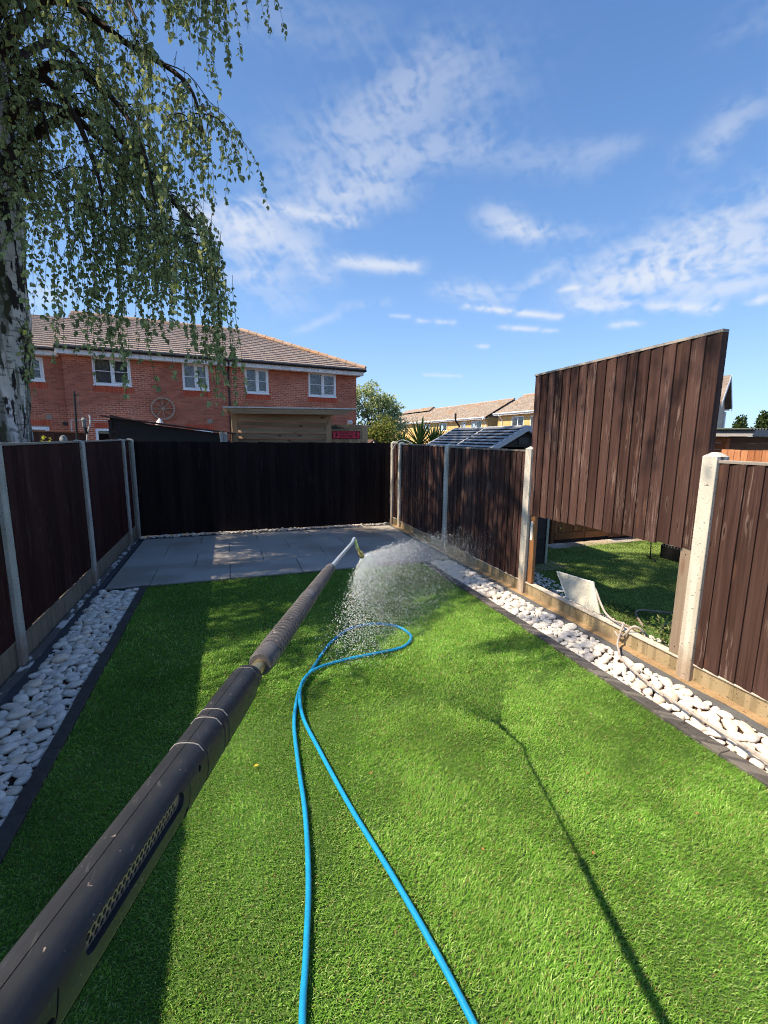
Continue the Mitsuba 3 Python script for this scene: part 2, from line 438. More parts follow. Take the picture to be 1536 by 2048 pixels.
rough('far_tile', proc(greytile_fn), 0.9, 0.15)
rough('upvc', (0.86, 0.86, 0.85), 0.35, 0.4)
rough('fascia_white', concrete((0.88, 0.87, 0.84), 0.1, 0.2, (0.5, 0.46, 0.4), False), 0.6, 0.3)
rough('black_plastic', (0.012, 0.012, 0.013), 0.4, 0.45)
rough('pipe_dark', (0.035, 0.024, 0.022), 0.45, 0.4)
rough('room_dark', (0.02, 0.02, 0.022), 0.9, 0.1)
rough('blind', (0.15, 0.155, 0.15), 0.7, 0.2)
rough('curtain', (0.13, 0.13, 0.14), 0.9, 0.1)
scene['mat_glass'] = {'type': 'thindielectric', 'int_ior': 1.5}
rough('felt', concrete((0.10, 0.065, 0.058), 0.4, 0.2, (0.16, 0.12, 0.1), False), 0.95, 0.1)
rough('white_paint', concrete((0.74, 0.74, 0.71), 0.15, 0.1, (0.4, 0.38, 0.3), False), 0.6, 0.3)
rough('grey_gutter', (0.20, 0.19, 0.19), 0.5, 0.4)
rough('corrugated', (0.07, 0.085, 0.075), 0.6, 0.3)
rough('resin_roof', (0.07, 0.078, 0.095), 0.3, 0.6)
rough('resin_trim', (0.42, 0.44, 0.46), 0.45, 0.4)
rough('door_trim', (0.30, 0.32, 0.25), 0.6, 0.3)
rough('sign_red', (0.62, 0.02, 0.05), 0.4, 0.4)
rough('sign_ink', (0.05, 0.004, 0.006), 0.5, 0.3)
rough('iron', (0.02, 0.02, 0.02), 0.5, 0.4)
rough('old_wheel', (0.42, 0.31, 0.23), 0.85, 0.15)
rough('vent_grille', (0.36, 0.31, 0.25), 0.8, 0.2)
rough('stone_grey', concrete((0.35, 0.36, 0.34), 0.3, 0.3, (0.2, 0.2, 0.18), False), 0.9, 0.1)


def panel_tex(p, n, uv):
    a = noise(p.x * 130, p.y * 130, p.z * 130)
    b = fbm(p.x * 14, p.y * 14, p.z * 14, octaves=3)
    c = mi.Color3f(0.54, 0.53, 0.46) * (0.85 + 0.25 * b)
    c = c * (1 - 0.5 * smoothstep(0.70, 0.85, a) * smoothstep(0.4, 0.6, b))
    return c


rough('weathered_board', proc(panel_tex), 0.6, 0.3)


def hose_tex(p, n, uv):
    a = fbm(p.x * 40, p.y * 40, p.z * 40, octaves=2)
    return mix(mi.Color3f(0.010, 0.22, 0.44), mi.Color3f(0.014, 0.30, 0.58), a)


rough('hose_blue', proc(hose_tex), 0.28, 0.5)
rough('hose_grey', concrete((0.42, 0.37, 0.33), 0.2, 0.2, (0.3, 0.25, 0.2), False), 0.5, 0.35)


def gun_tex(p, n, uv):
    a = fbm(p.x * 60, p.y * 60, p.z * 60, octaves=3)
    s = fbm(p.x * 420, p.y * 60 + p.x * 90, p.z * 420, octaves=2)
    sp = noise(p.x * 260, p.y * 260, p.z * 260)
    c = mix(mi.Color3f(0.012, 0.0138, 0.0172), mi.Color3f(0.027, 0.0295, 0.034), a)
    c = mix(c, mi.Color3f(0.16, 0.16, 0.16), smoothstep(0.68, 0.85, s) * smoothstep(0.5, 0.7, a) * 0.3)
    c = mix(c, mi.Color3f(0.36, 0.30, 0.25), smoothstep(0.88, 0.95, noise(p.x * 520, p.y * 520, p.z * 520)) * smoothstep(0.45, 0.7, a) * 0.8)
    return c


rough('gun_plastic', proc(gun_tex), 0.48, 0.32, fine_bump, 0.0003)
rough('gun_highlight', proc(lambda p, n, uv: mix(mi.Color3f(0.16, 0.155, 0.15), mi.Color3f(0.42, 0.40, 0.37), fbm(p.x * 200, p.y * 200, p.z * 200, octaves=2))), 0.6, 0.3)  # pale tone for the painted sun highlights on the gun


def grip_tex(p, n, uv):
    a = fbm(p.x * 45, p.y * 45, p.z * 45, octaves=3)
    sp = noise(p.x * 300, p.y * 300, p.z * 300)
    c = mix(mi.Color3f(0.042, 0.041, 0.043), mi.Color3f(0.115, 0.111, 0.112), a)
    return mix(c, mi.Color3f(0.3, 0.26, 0.23), smoothstep(0.8, 0.92, sp) * 0.5)


rough('grip_rubber', proc(grip_tex), 0.5, 0.4)
rough('grip_core', (0.022, 0.02, 0.02), 0.7, 0.2)
scene['mat_chrome'] = {'type': 'twosided', 'bsdf': {'type': 'principled', 'base_color': {'type': 'rgb', 'value': [0.78, 0.80, 0.82]}, 'metallic': 0.8, 'roughness': 0.36}}
scene['mat_brass'] = {'type': 'twosided', 'bsdf': {'type': 'principled', 'base_color': {'type': 'rgb', 'value': [0.50, 0.40, 0.20]}, 'metallic': 0.85, 'roughness': 0.32}}
rough('grille_metal', (0.34, 0.28, 0.20), 0.45, 0.5, metallic=0.6)
scene['mat_water_drop'] = {'type': 'twosided', 'bsdf': {'type': 'principled', 'base_color': {'type': 'rgb', 'value': [0.92, 0.94, 0.95]}, 'roughness': 0.18, 'specular': 0.6}}

# ------------------------------------------------------------------ ground
structure('ground', (np.array([[-400, -400, -0.13], [400, -400, -0.13], [400, 400, -0.13], [-400, 400, -0.13]], float), np.array([[0, 1, 2, 3]])), 'soil', label='bare soil under and around the gardens')
structure('lawn_base', cbox(-0.945, 2.47, -3.0, 5.50, -0.12, 0.0, 0.001), 'turf_base', label='green backing of the artificial turf between the two stone edgings')
BED = dict(left=(-1.405, -1.005), right=(2.56, 2.935))
structure('bed_base', cbox(-1.405, -1.005, -2.0, 5.50, -0.12, -0.012, 0.001), 'bed_soil', label='brown earth under the pebbles of the bed along the left fence')
structure('bed_base', cbox(2.56, 2.935, -2.0, 5.56, -0.12, -0.012, 0.001), 'bed_soil', label='brown earth under the pebbles of the bed along the right fence')
structure('membrane_strip', cbox(-1.462, -1.40, -2.0, 8.05, -0.11, 0.006, 0.001), 'membrane', label='dark strip between the left pebbles and the left fence base')
structure('membrane_strip', cbox(2.93, 3.005, -2.0, 8.35, -0.11, 0.006, 0.001), 'grey_paint', label='dark grey strip between the right pebbles and the right fence base')
for x0, x1, m, lab in ((-1.515, -1.463, 'mortar_grey', 'pale mortar fillet along the foot of the left fence'), (3.0, 3.072, 'mortar', 'sandy mortar fillet along the foot of the right fence')):
    # a fillet with an uneven sloping top
    n = 160
    ys = np.linspace(-2.0, 8.3, n)
    w = meshkit.fbm(np.stack([ys * 5, ys * 0 + x0, ys * 0], -1), 3, 3) - 0.5
    rise = 0.02 if x0 < 0 else 0.010
    lo = (x1 if x0 < 0 else x0) + (w * 0.028)
    hi = np.full(n, x0 if x0 < 0 else x1)
    V = np.concatenate([np.stack([lo, ys, ys * 0 + 0.007], -1), np.stack([(lo + hi) / 2, ys, 0.007 + rise * 0.6 + w * 0.008], -1), np.stack([hi, ys, ys * 0 + 0.007 + rise], -1)])
    i = np.arange(n - 1)
    F = []
    for a in (0, n):
        F += [np.stack([i + a, i + 1 + a, i + 1 + n + a, i + n + a], 1)]
    structure('mortar_fillet', (V, np.concatenate(F)), m, smooth=True, label=lab)


def edging(name, x0, x1, y0, y1, step, lab, mat='slate_block'):
    k = fresh(name)
    labels[k] = {'label': lab, 'kind': 'structure'}
    y = y0
    i = 0
    while y < y1 - 0.02:
        e = min(y + step * random.uniform(0.96, 1.04), y1)
        j = random.uniform(-0.004, 0.004)
        b = cbox(x0 + j, x1 + j * 0.4, y + 0.001, e - 0.001, -0.1, 0.026 + random.uniform(-0.002, 0.002), 0.003)
        obj('block', b, mat, k)
        y = e
        i += 1


edging('edging_strip', -1.008, -0.938, -1.0, 5.54, 0.23, 'dark slate edging between the left pebbles and the lawn', 'slate_dark')
edging('edging_strip', 2.468, 2.556, -1.0, 5.50, 0.42, 'weathered dark edging between the lawn and the right pebbles')

# patio
pk = structure('patio', cbox(-1.40, 2.935, 5.50, 8.16, -0.12, 0.002, 0.001), 'slab_joint', label='grey paved patio in front of the back fence')
rows = [5.555, 6.22, 6.85, 7.50, 8.125]
for ri in range(4):
    off = -0.925 if ri % 2 == 0 else -0.478
    xs = [-1.375] + [off + 0.882 * k for k in range(6)]
    xs = [x for x in xs if x < 2.80] + [2.915]
    for a, b in zip(xs[:-1], xs[1:]):
        if b - a < 0.03:
            continue
        m = cbox(a + 0.004, b - 0.004, rows[ri] + 0.004, rows[ri + 1] - 0.004, -0.02, 0.02 + random.uniform(-0.0015, 0.0015), 0.003)
        obj('slab', m, 'slab', pk)

# ------------------------------------------------------------------ pebbles
ico = trimesh.creation.icosphere(subdivisions=2)


def pebble_mesh(x, y, z, a, b, c, rot, tilt, seed):
    v = np.array(ico.vertices)
    n = meshkit.fbm(v * 1.15 + seed * 3.7, 3, 3)
    v = v * (0.74 + 0.52 * n)[:, None]
    v = np.sign(v) * np.abs(v) ** 0.92
    v = v * np.array([a, b, c])
    ct, st = math.cos(tilt), math.sin(tilt)
    v = np.stack([v[:, 0] * ct - v[:, 2] * st, v[:, 1], v[:, 0] * st + v[:, 2] * ct], -1)
    cr, sr = math.cos(rot), math.sin(rot)
    v = np.stack([v[:, 0] * cr - v[:, 1] * sr, v[:, 0] * sr + v[:, 1] * cr, v[:, 2]], -1)
    return trimesh.Trimesh(v + [x, y, z], ico.faces, process=False)


def scatter(x0, x1, y0, y1, seed, big=1.0):
    g = np.random.default_rng(seed)
    out = []
    cell = {}
    for lo, hi, tries, press in ((0.042, 0.060, 700, 0.88), (0.030, 0.042, 4500, 0.88), (0.020, 0.031, 9000, 0.84), (0.009, 0.016, 6000, 0.92)):
        for _ in range(tries):
            a = g.uniform(lo, hi) * big
            b = a * g.uniform(0.55, 0.80)
            mrad = math.sqrt(a * b)
            x, y = g.uniform(x0 + b * 0.75, x1 - b * 0.75), g.uniform(y0, y1)
            ci, cj = int(x // 0.13), int(y // 0.13)
            ok = True
            for di in (-1, 0, 1):
                for dj in (-1, 0, 1):
                    for (px, py, pr) in cell.get((ci + di, cj + dj), ()):
                        if (px - x) ** 2 + (py - y) ** 2 < ((pr + mrad) * press) ** 2:
                            ok = False
                            break
                    if not ok:
                        break
                if not ok:
                    break
            if not ok:
                continue
            cell.setdefault((ci, cj), []).append((x, y, mrad))
            c = b * g.uniform(0.5, 0.75)
            rot = g.normal(0.25, 0.55) + (math.pi / 2 if g.random() < 0.25 else 0)
            out.append((x, y, -0.012 + c * 0.75, a, b, c, rot, g.normal(0, 0.14), g.uniform(0, 99)))
    return out


peb_l = scatter(BED['left'][0], BED['left'][1], 1.3, 5.47, 5)
peb_r = scatter(BED['right'][0], BED['right'][1], 0.75, 5.52, 6)


def shown(p):
    d = np.array(p[:3]) - EYE
    z = d @ FW
    return p[3] / max(z, 0.3) if z > 0.3 else 0


allp = sorted([(shown(p), s, p) for s, ps in (('left', peb_l), ('right', peb_r)) for p in ps], key=lambda t: -t[0])
vis = [t for t in allp if t[2][1] > (2.2 if t[1] == 'left' else 1.15)]
single = set(id(t[2]) for t in vis[:300])
rest = {'left': [], 'right': []}
for s, ps in (('left', peb_l), ('right', peb_r)):
    for p in ps:
        m = pebble_mesh(*p)
        if id(p) in single:
            k = obj('pebble', m, 'pebble', smooth=True)
            tag(k, f'smooth white pebble in the bed along the {s} fence', 'pebble', f'white pebbles along the {s} fence')
        else:
            rest[s].append(m)
for s in ('left', 'right'):
    k = obj('pebbles', cat(rest[s]), 'pebble', smooth=True, r=0.4)
    tag(k, f'smaller and farther white pebbles filling the bed along the {s} fence', 'pebbles', kind='stuff')
g = np.random.default_rng(3)
ico1 = trimesh.creation.icosphere(subdivisions=1)
ms = []
for _ in range(520):
    a = g.uniform(0.010, 0.024)
    m = ico1.copy()
    m.apply_scale([a, a * 0.8, a * 0.6])
    m.apply_translation([g.uniform(-1.45, 2.95), 8.27 + g.normal(0, 0.045), 0.012 + g.uniform(0, 0.025)])
    ms.append(m)
structure('back_strip', cbox(-1.46, 3.0, 8.165, 8.40, -0.1, 0.004, 0.001), 'membrane', label='dark narrow strip between the patio and the back fence')
tag(obj('pebbles', cat(ms), 'pebble', smooth=True, r=0.5), 'thin line of small white stones at the foot of the back fence', 'pebbles', kind='stuff')

# ------------------------------------------------------------------ turf


def blades(n_total, pos, seed, lmin, lmax, wid, z0=0.0, pal=None, tone=1.0):
    g = np.random.default_rng(seed)
    x, y = pos
    n = len(x)
    q = np.stack([x * 1.15, y * 0.8, x * 0], -1)
    sweep = (meshkit.fbm(q, 3, 41) - 0.5) * 5.0
    q2 = np.stack([x * 7, y * 7, x * 0 + 2], -1)
    local = (meshkit.fbm(q2, 2, 42) - 0.5) * 3.2
    az = -0.9 + sweep * 1.25 + local * .7 + g.normal(0, 0.8, n)
    clump = meshkit.fbm(np.stack([x * 22, y * 22, x * 0 + 5], -1), 2, 43)
    lean = np.clip(g.normal(0.85, 0.33, n), 0.1, 1.45)
    L = g.uniform(lmin, lmax, n) * (0.75 + 0.5 * clump)
    w = wid * g.uniform(0.7, 1.25, n)
    dx, dy = np.cos(az), np.sin(az)
    twist = az + np.pi / 2 + g.normal(0, 0.6, n)
    sx, sy_ = np.cos(twist) * w / 2, np.sin(twist) * w / 2
    base = np.stack([x, y, np.full(n, z0)], -1)
    side = np.stack([sx, sy_, np.zeros(n)], -1)
    l1 = lean * 0.45
    mid = base + np.stack([dx * np.sin(l1), dy * np.sin(l1), np.cos(l1)], -1) * (L * 0.52)[:, None]
    l2 = np.clip(lean * 1.25, 0, 1.5)
    tip = mid + np.stack([dx * np.sin(l2), dy * np.sin(l2), np.cos(l2)], -1) * (L * 0.48)[:, None]
    V = np.stack([base - side, base + side, mid - side * 0.85, mid + side * 0.85, tip], 1).reshape(-1, 3)
    o = (np.arange(n) * 5)[:, None]
    F = np.concatenate([o + np.array([[0, 1, 3]]), o + np.array([[0, 3, 2]]), o + np.array([[2, 3, 4]])])
    c1, c2, c3, c4 = (np.array(c) for c in (pal or ((0.125, 0.315, 0.038), (0.265, 0.50, 0.082), (0.52, 0.70, 0.25), (0.34, 0.25, 0.11))))
    t = np.clip(g.random(n) * 0.8 + (clump - 0.5) * 0.5 + 0.12, 0, 1)[:, None]
    col = c1 * (1 - t) + c2 * t
    lime = (g.random(n) < 0.16)[:, None]
    col = np.where(lime, c3 * g.uniform(0.75, 1.1, (n, 1)), col)
    dry = (g.random(n) < 0.05)[:, None]
    patch = meshkit.fbm(np.stack([x * 3.1, y * 2.3, x * 0 + 9], -1), 3, 47)[:, None]
    col = np.where(dry, c4, col) * tone * (0.72 + 0.56 * patch)
    return (V, F), np.repeat(col, 5, 0)


g = np.random.default_rng(12)
xs, ys = [], []
for y0, y1, dens in ((0.35, 1.5, 46000), (1.5, 2.4, 40000), (2.4, 3.6, 23000), (3.6, 5.53, 13000)):
    k = int((2.465 + 0.935) * (y1 - y0) * dens)
    xs.append(g.uniform(-0.937, 2.467, k))
    ys.append(g.uniform(y0, y1, k))
x, y = np.concatenate(xs), np.concatenate(ys)
near = y < 2.6
(m1, c1), (m2, c2) = blades(0, (x[near], y[near]), 1, 0.015, 0.028, 0.0027), blades(0, (x[~near], y[~near]), 2, 0.016, 0.029, 0.0043)
gm = (np.vstack([m1[0], m2[0]]), np.vstack([m1[1], m2[1] + len(m1[0])]))
k = obj('turf', gm, 'blade', color=np.vstack([c1, c2]))
tag(k, 'bright green artificial turf of the lawn between the pebble beds', 'turf', kind='stuff')
# neighbour's lawn, lower, seen under the raised panel
structure('neighbour_lawn_base', cbox(3.62, 8.6, 2.2, 6.08, -0.20, -0.10, 0.001), 'turf_base', label='backing of the neighbour\'s turf beyond the right fence')
k = 120000
x, y = g.uniform(3.62, 7.6, k), g.uniform(2.3, 6.1, k)
keep = x > 3.72 + 0.10 * np.sin(y * 5) + np.where(y > 4.3, 0.25, 0)
m3, c3 = blades(0, (x[keep], y[keep]), 4, 0.02, 0.036, 0.005, -0.10, ((0.17, 0.28, 0.07), (0.27, 0.40, 0.11), (0.40, 0.50, 0.19), (0.34, 0.29, 0.14)))
tag(obj('turf', m3, 'blade', color=c3), 'pale green turf of the neighbouring garden seen under the raised panel', 'turf', kind='stuff')
# fallen leaf scraps on the lawn
scraps = [(0.62, 1.95, (0.55, 0.20, 0.07)), (1.66, 1.60, (0.40, 0.16, 0.06)), (2.06, 2.0, (0.72, 0.68, 0.52)), (1.35, 1.22, (0.42, 0.17, 0.06)), (0.93, 1.38, (0.45, 0.20, 0.08)), (1.95, 1.24, (0.40, 0.17, 0.07)), (0.05, 2.18, (0.62, 0.42, 0.05))]
for i, (lx, ly, c) in enumerate(scraps):
    nm = f'scrap_colour_{i}'
    rough(nm, c, 0.7, 0.2)
    a = rng.uniform(0, 6.28)
    s = 0.016 if i != 6 else 0.03
    P = np.array([[0, 0, 0], [0.5, 0.32, 0.12], [1, 0, 0.02], [0.5, -0.32, 0.14]]) * s
    Rm = np.array([[math.cos(a), -math.sin(a), 0], [math.sin(a), math.cos(a), 0], [0, 0, 1]])
    V = P @ Rm.T + [lx, ly, 0.026]
    key = obj('fallen_leaf', (np.vstack([V, V + [0, 0, 0.0012]]), np.array([[0, 1, 2], [0, 2, 3], [4, 6, 5], [4, 7, 6]])), nm)
    tag(key, ['orange brown leaf scrap lying right of the blue hose', 'small brown leaf scrap beside the lance shadow', 'pale leaf scrap on the turf near the right edging', 'brown leaf scrap in the middle of the near turf', 'tan leaf scrap between the hose and the lance shadow', 'dark tan leaf scrap at the near right of the turf', 'yellow leaf scrap beside the fence shadow edge'][i], 'leaf')

# ------------------------------------------------------------------ fences


def feather(plane, sgn, axis, a, b, z0, z1, k0=0.012, k1=0.005, top=0.0):
    """A feather-edged upright board from a to b along the axis, proud towards sgn of its plane; thick edge at a."""
    P = []
    for t, k in ((a, k0), (b, k1)):
        for d in (0, k):
            for z in (z0, z1):
                q = plane + sgn * d
                P.append([q, t, z] if axis == 'y' else [t, q, z])
    m = hull(P)
    return m


def hpost(x, y0, sgn, h, mat, lab, w=0.10, d=0.115, group=None, z0=-0.1):
    """Slotted concrete post whose front face lies at x and looks towards sgn."""
    k = thing('concrete_post', lab, 'fence post', group)
    b = -sgn
    f1, f2 = x, x + b * d
    prof = [(f1, y0 + .004), (f1, y0 + w - .004), (f1 + b * .004, y0 + w), (f1 + b * .034, y0 + w), (f1 + b * .034, y0 + w * .68), (f1 + b * .078, y0 + w * .68), (f1 + b * .078, y0 + w), (f2, y0 + w), (f2, y0), (f1 + b * .078, y0), (f1 + b * .078, y0 + w * .32), (f1 + b * .034, y0 + w * .32), (f1 + b * .034, y0), (f1 + b * .004, y0)]
    m = prism(Polygon(prof).buffer(0), h - z0 - 0.03)
    m.apply_translation([0, 0, z0])
    obj('shaft', m, mat, k)
    # weathered four-way cap
    cx0, cx1 = sorted((f1, f2))
    P = [[cx, cyy, h - 0.0299] for cx in (cx0, cx1) for cyy in (y0, y0 + w)] + [[cx0 * .6 + cx1 * .4, y0 + w * .3, h], [cx0 * .6 + cx1 * .4, y0 + w * .7, h], [cx0 * .25 + cx1 * .75, y0 + w * .3, h - .006], [cx0 * .25 + cx1 * .75, y0 + w * .7, h - .006]]
    obj('cap', hull(P), mat, k)
    return k


def gravel_board(x, y0, y1, sgn, h, mat, topmat, lab):
    k = thing('gravel_board', lab, 'gravel board')
    b = -sgn
    xa, xb = sorted((x, x + b * 0.05))
    # body cut by shallow vertical grooves: blocks with recessed joints
    n = max(1, round((y1 - y0) / 0.33))
    e = np.linspace(y0, y1, n + 1)
    body = [cbox(xa + (0 if sgn > 0 else 0.004), xb - (0.004 if sgn > 0 else 0), y0, y1, -0.1, h - 0.0155, 0.002)]
    for i in range(n):
        body.append(cbox(min(x, x + b * 0.01), max(x, x + b * 0.01), e[i] + 0.002, e[i + 1] - 0.002, -0.09, h - 0.016, 0.003))
    obj('body', cat(body), mat, k)
    xl = x + sgn * 0.014
    lo, hi = sorted((xl, x + b * 0.055))
    obj('lip', cbox(lo, hi, y0, y1, h - 0.015, h, 0.004), topmat, k)
    return k


def panel(name, x, y0, y1, sgn, z0, z1, mat, pitch, lab, slope=0.0, rail=True, railmat='rail_worn', thick_near=True):
    """Close-board panel in the plane x: upright feather boards, three back rails, a capping."""
    k = thing(name, lab, 'fence panel')
    n = round((y1 - y0) / pitch)
    e = np.linspace(y0, y1, n + 1)
    dz = lambda yy: slope * (yy - y0) / (y1 - y0)
    for i in range(n):
        a, b = e[i], min(e[i + 1] + 0.014, y1)
        jz = random.uniform(-0.004, 0.004) if slope == 0 else random.uniform(-0.011, 0.004)
        zz = dz((a + b) / 2)
        k0_, k1_ = 0.018 + random.uniform(-.001, .003), 0.004
        if sgn > 0:
            k0_, k1_ = 0.0045, 0.010
        obj('board', feather(x, sgn, 'y', a, b, z0 + zz + jz, z1 + zz - 0.001, k0_, k1_), mat, k, r=random.random())
    xb = x - sgn * 0.0025
    lo, hi = sorted((xb, xb - sgn * 0.035))
    for zz in (0.12, 0.5, 0.88):
        zc = z0 + (z1 - z0) * zz
        P = [[xx, yy, zc + dz(yy) + s] for xx in (lo, hi) for yy in (y0 + .01, y1 - .01) for s in (-.03, .03)]
        obj('rail', hull(P), mat, k)
    for yy in (y0, y1 - 0.03):
        P = [[xx, y_, z + dz(y_)] for xx in (lo - .0015, hi + .0015) for y_ in (yy, yy + .03) for z in (z0 + .01, z1 - .002)]
        obj('batten', hull(P), mat, k)
    if rail:
        lo, hi = sorted((x + sgn * 0.018, x - sgn * 0.04))
        P = [[xx, yy, z1 + dz(yy) + s] for xx in (lo, hi) for yy in (y0, y1) for s in (0.0, 0.018)]
        obj('capping', hull(P), railmat, k)
    return k


RY = [0.16, 2.09, 4.02, 5.95, 7.88]
post_lab_r = ['concrete post nearest the camera on the right, mostly outside the frame', 'pale concrete post on the near side of the raised fence panel', 'pale concrete post on the far side of the raised fence panel', 'third concrete post of the right fence, two panels beyond the near one', 'concrete post just before the far right corner']
for yv, lab in zip(RY, post_lab_r):
    hpost(3.03, yv, -1, 1.635, 'post_concrete', lab)
hpost(3.03, 8.29, -1, 1.645, 'post_grey', 'corner post where the right fence meets the back fence')
hpost(3.03, -1.77, -1, 1.635, 'post_concrete', 'concrete post of the right fence behind the camera')
PX = 3.067
panel('fence_panel', PX, 0.255, 2.125, -1, 0.145, 1.565, 'fence_brown', 0.104, 'near right brown panel of upright boards, lit by the sun')
panel('fence_panel', PX, -1.68, 0.195, -1, 0.145, 1.565, 'fence_brown', 0.104, 'brown right fence panel behind the camera')
panel('fence_panel', PX, 2.17, 4.065, -1, 0.955, 2.405, 'fence_brown', 0.1045, 'brown panel lifted high above its gap between two concrete posts', slope=-0.052)
panel('fence_panel', PX, 4.10, 5.985, -1, 0.145, 1.575, 'fence_brown', 0.1045, 'brown right fence panel just beyond the gap, boards in dappled shade')
panel('fence_panel', PX, 6.03, 7.915, -1, 0.145, 1.585, 'fence_brown', 0.1045, 'dark right fence panel beside the patio')
panel('fence_panel', PX, 7.96, 8.31, -1, 0.17, 1.59, 'fence_brown', 0.1, 'narrow brown infill panel at the far right corner')
for a, b, lab in ((-1.68, .20, 'concrete board under the right panel behind the camera'), (.245, 2.13, 'concrete board under the near right panel'), (2.15, 4.06, 'tan concrete board with a pale top closing the foot of the gap'), (4.08, 5.99, 'stained concrete board under the panel beyond the gap'), (6.01, 7.92, 'tan concrete board beside the patio'), (7.94, 8.32, 'short concrete board in the far right corner')):
    gravel_board(3.068, a, b, -1, 0.145, 'board_concrete', 'board_top', lab)
# timber props under the raised panel
k = thing('timber_prop', 'orange timber prop with a white paint patch at the far side of the gap', 'timber prop')
obj('post', cbox(3.064, 3.104, 3.93, 4.00, 0.146, 0.90, 0.003), 'fresh_timber', k)
obj('paint_patch', cbox(3.0615, 3.0645, 3.955, 3.992, 0.63, 0.835, 0.001), 'white_paint', k, label='white paint patch on the prop')
k = thing('timber_prop', 'grey brown timber prop at the near side of the gap', 'timber prop')
obj('post', cbox(3.064, 3.104, 2.20, 2.29, 0.146, 0.955, 0.003), 'grey_timber', k)
obj('screw', cbox(3.0605, 3.0655, 2.243, 2.250, 0.90, 0.907, 0.001), 'iron', k)
obj('screw', cbox(3.0605, 3.0655, 2.243, 2.250, 0.20, 0.207, 0.001), 'iron', k)

LY = [1.84, 3.79, 5.76, 7.84]
for yv, lab in zip(LY, ['concrete post of the left fence just outside the frame', 'first concrete post in view on the left fence', 'second concrete post in view on the left fence', 'third concrete post in view on the left fence']):
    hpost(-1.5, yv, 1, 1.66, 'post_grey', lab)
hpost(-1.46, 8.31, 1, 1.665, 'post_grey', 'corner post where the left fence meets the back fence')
LX = -1.537
panel('fence_panel', LX, -0.1, 1.875, 1, 0.225, 1.62, 'fence_brown_shade', 0.104, 'dark left fence panel outside the left of the frame')
panel('fence_panel', LX, 1.92, 3.825, 1, 0.225, 1.62, 'fence_brown_shade', 0.104, 'dark shaded left fence panel cut by the frame edge')
panel('fence_panel', LX, 3.87, 5.795, 1, 0.225, 1.63, 'fence_brown_shade', 0.104, 'dark red brown shaded panel between the first two left posts')
panel('fence_panel', LX, 5.84, 7.875, 1, 0.215, 1.63, 'fence_brown_shade', 0.104, 'dark shaded panel beside the patio on the left')
panel('fence_panel', LX, 7.92, 8.34, 1, 0.215, 1.63, 'fence_brown_shade', 0.104, 'narrow dark infill panel at the far left corner')
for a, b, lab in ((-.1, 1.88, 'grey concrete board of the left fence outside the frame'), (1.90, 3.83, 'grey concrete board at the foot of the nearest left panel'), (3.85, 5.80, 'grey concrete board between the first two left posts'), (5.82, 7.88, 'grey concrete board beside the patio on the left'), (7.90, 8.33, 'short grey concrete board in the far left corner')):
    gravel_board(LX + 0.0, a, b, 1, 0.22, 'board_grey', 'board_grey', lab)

k = thing('back_fence', 'near black close-board fence across the end of the garden', 'fence')
e = np.linspace(-1.50, 3.02, 46)
for i in range(45):
    jz = random.uniform(-0.006, 0.006)
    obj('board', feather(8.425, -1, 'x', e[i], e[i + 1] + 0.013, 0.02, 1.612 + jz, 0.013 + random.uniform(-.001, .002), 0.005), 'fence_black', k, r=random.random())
for zc in (0.3, 0.85, 1.4):
    obj('rail', cbox(-1.5, 3.02, 8.4275, 8.47, zc - .04, zc + .04), 'fence_black', k)

# small hooks and wire on the right fence
k = thing('wire_loop', 'thin grey wire loop hanging on the right fence beyond the spray', 'wire')
w = spline([(3.02, 5.50, 0.20), (3.025, 5.51, 0.42), (3.02, 5.47, 0.50), (3.02, 5.42, 0.46)], 24)
obj('wire', tube(w, 0.004, 6), 'stone_grey', k, smooth=True)
k = thing('cable', 'white cable arching over the top of the far right corner posts', 'cable')
w = spline([(3.0, 8.25, 1.45), (3.03, 8.1, 1.60), (3.06, 7.95, 1.665), (3.12, 7.8, 1.66), (3.2, 7.7, 1.60), (3.24, 7.66, 1.55)], 30)
obj('sheath', tube(w, 0.008, 6), 'white_paint', k, smooth=True)

# ------------------------------------------------------------------ neighbour garden on the right
k = thing('leaning_board', 'weathered white board leaning behind the gap with a hose beside it', 'board')
TL, TR, BR, BL = (np.array(v) for v in ((3.24, 3.747, 0.325), (3.20, 3.20, 0.38), (3.125, 3.02, 0.147), (3.135, 3.46, 0.147)))
nrm = np.cross(TR - TL, BL - TL)
nrm /= np.linalg.norm(nrm)
nrm = nrm if nrm[0] > 0 else -nrm
obj('sheet', hull([q + nrm * t for q in (TL, TR, BR, BL) for t in (0, 0.012)]), 'weathered_board', k)
ri = [q * 0.985 + (TL + BR) / 2 * 0.015 for q in (TL, TR)]
obj('top_edge', tube([TL + nrm * .006, TR + nrm * .006], 0.010, 8), 'white_paint', k, smooth=40)
obj('side_edge', tube([TL + nrm * .006, BL + nrm * .006], 0.008, 8), 'white_paint', k, smooth=40)
k = thing('white_rod', 'short white rod lying behind the leaning board', 'rod')
obj('rod', tube([(3.15, 3.62, 0.165), (3.30, 3.50, 0.17)], 0.009, 8), 'white_paint', k, smooth=40)
k = thing('grey_hose', 'beige grey hose looped over the gap and running along the right pebbles', 'hose')
w = spline([(3.22, 3.24, 0.36), (3.2, 3.16, 0.315), (3.165, 3.06, 0.235), (3.12, 2.95, 0.185), (3.085, 2.82, 0.17), (3.05, 2.70, 0.195), (3.01, 2.68, 0.13), (2.965, 2.655, 0.06), (2.88, 2.56, 0.05), (2.784, 2.45, 0.06), (2.70, 2.244, 0.062), (2.64, 1.993, 0.062), (2.615, 1.706, 0.062), (2.60, 1.497, 0.062), (2.585, 1.325, 0.062), (2.57, 1.0, 0.06), (2.6, 0.5, 0.05)], 150)
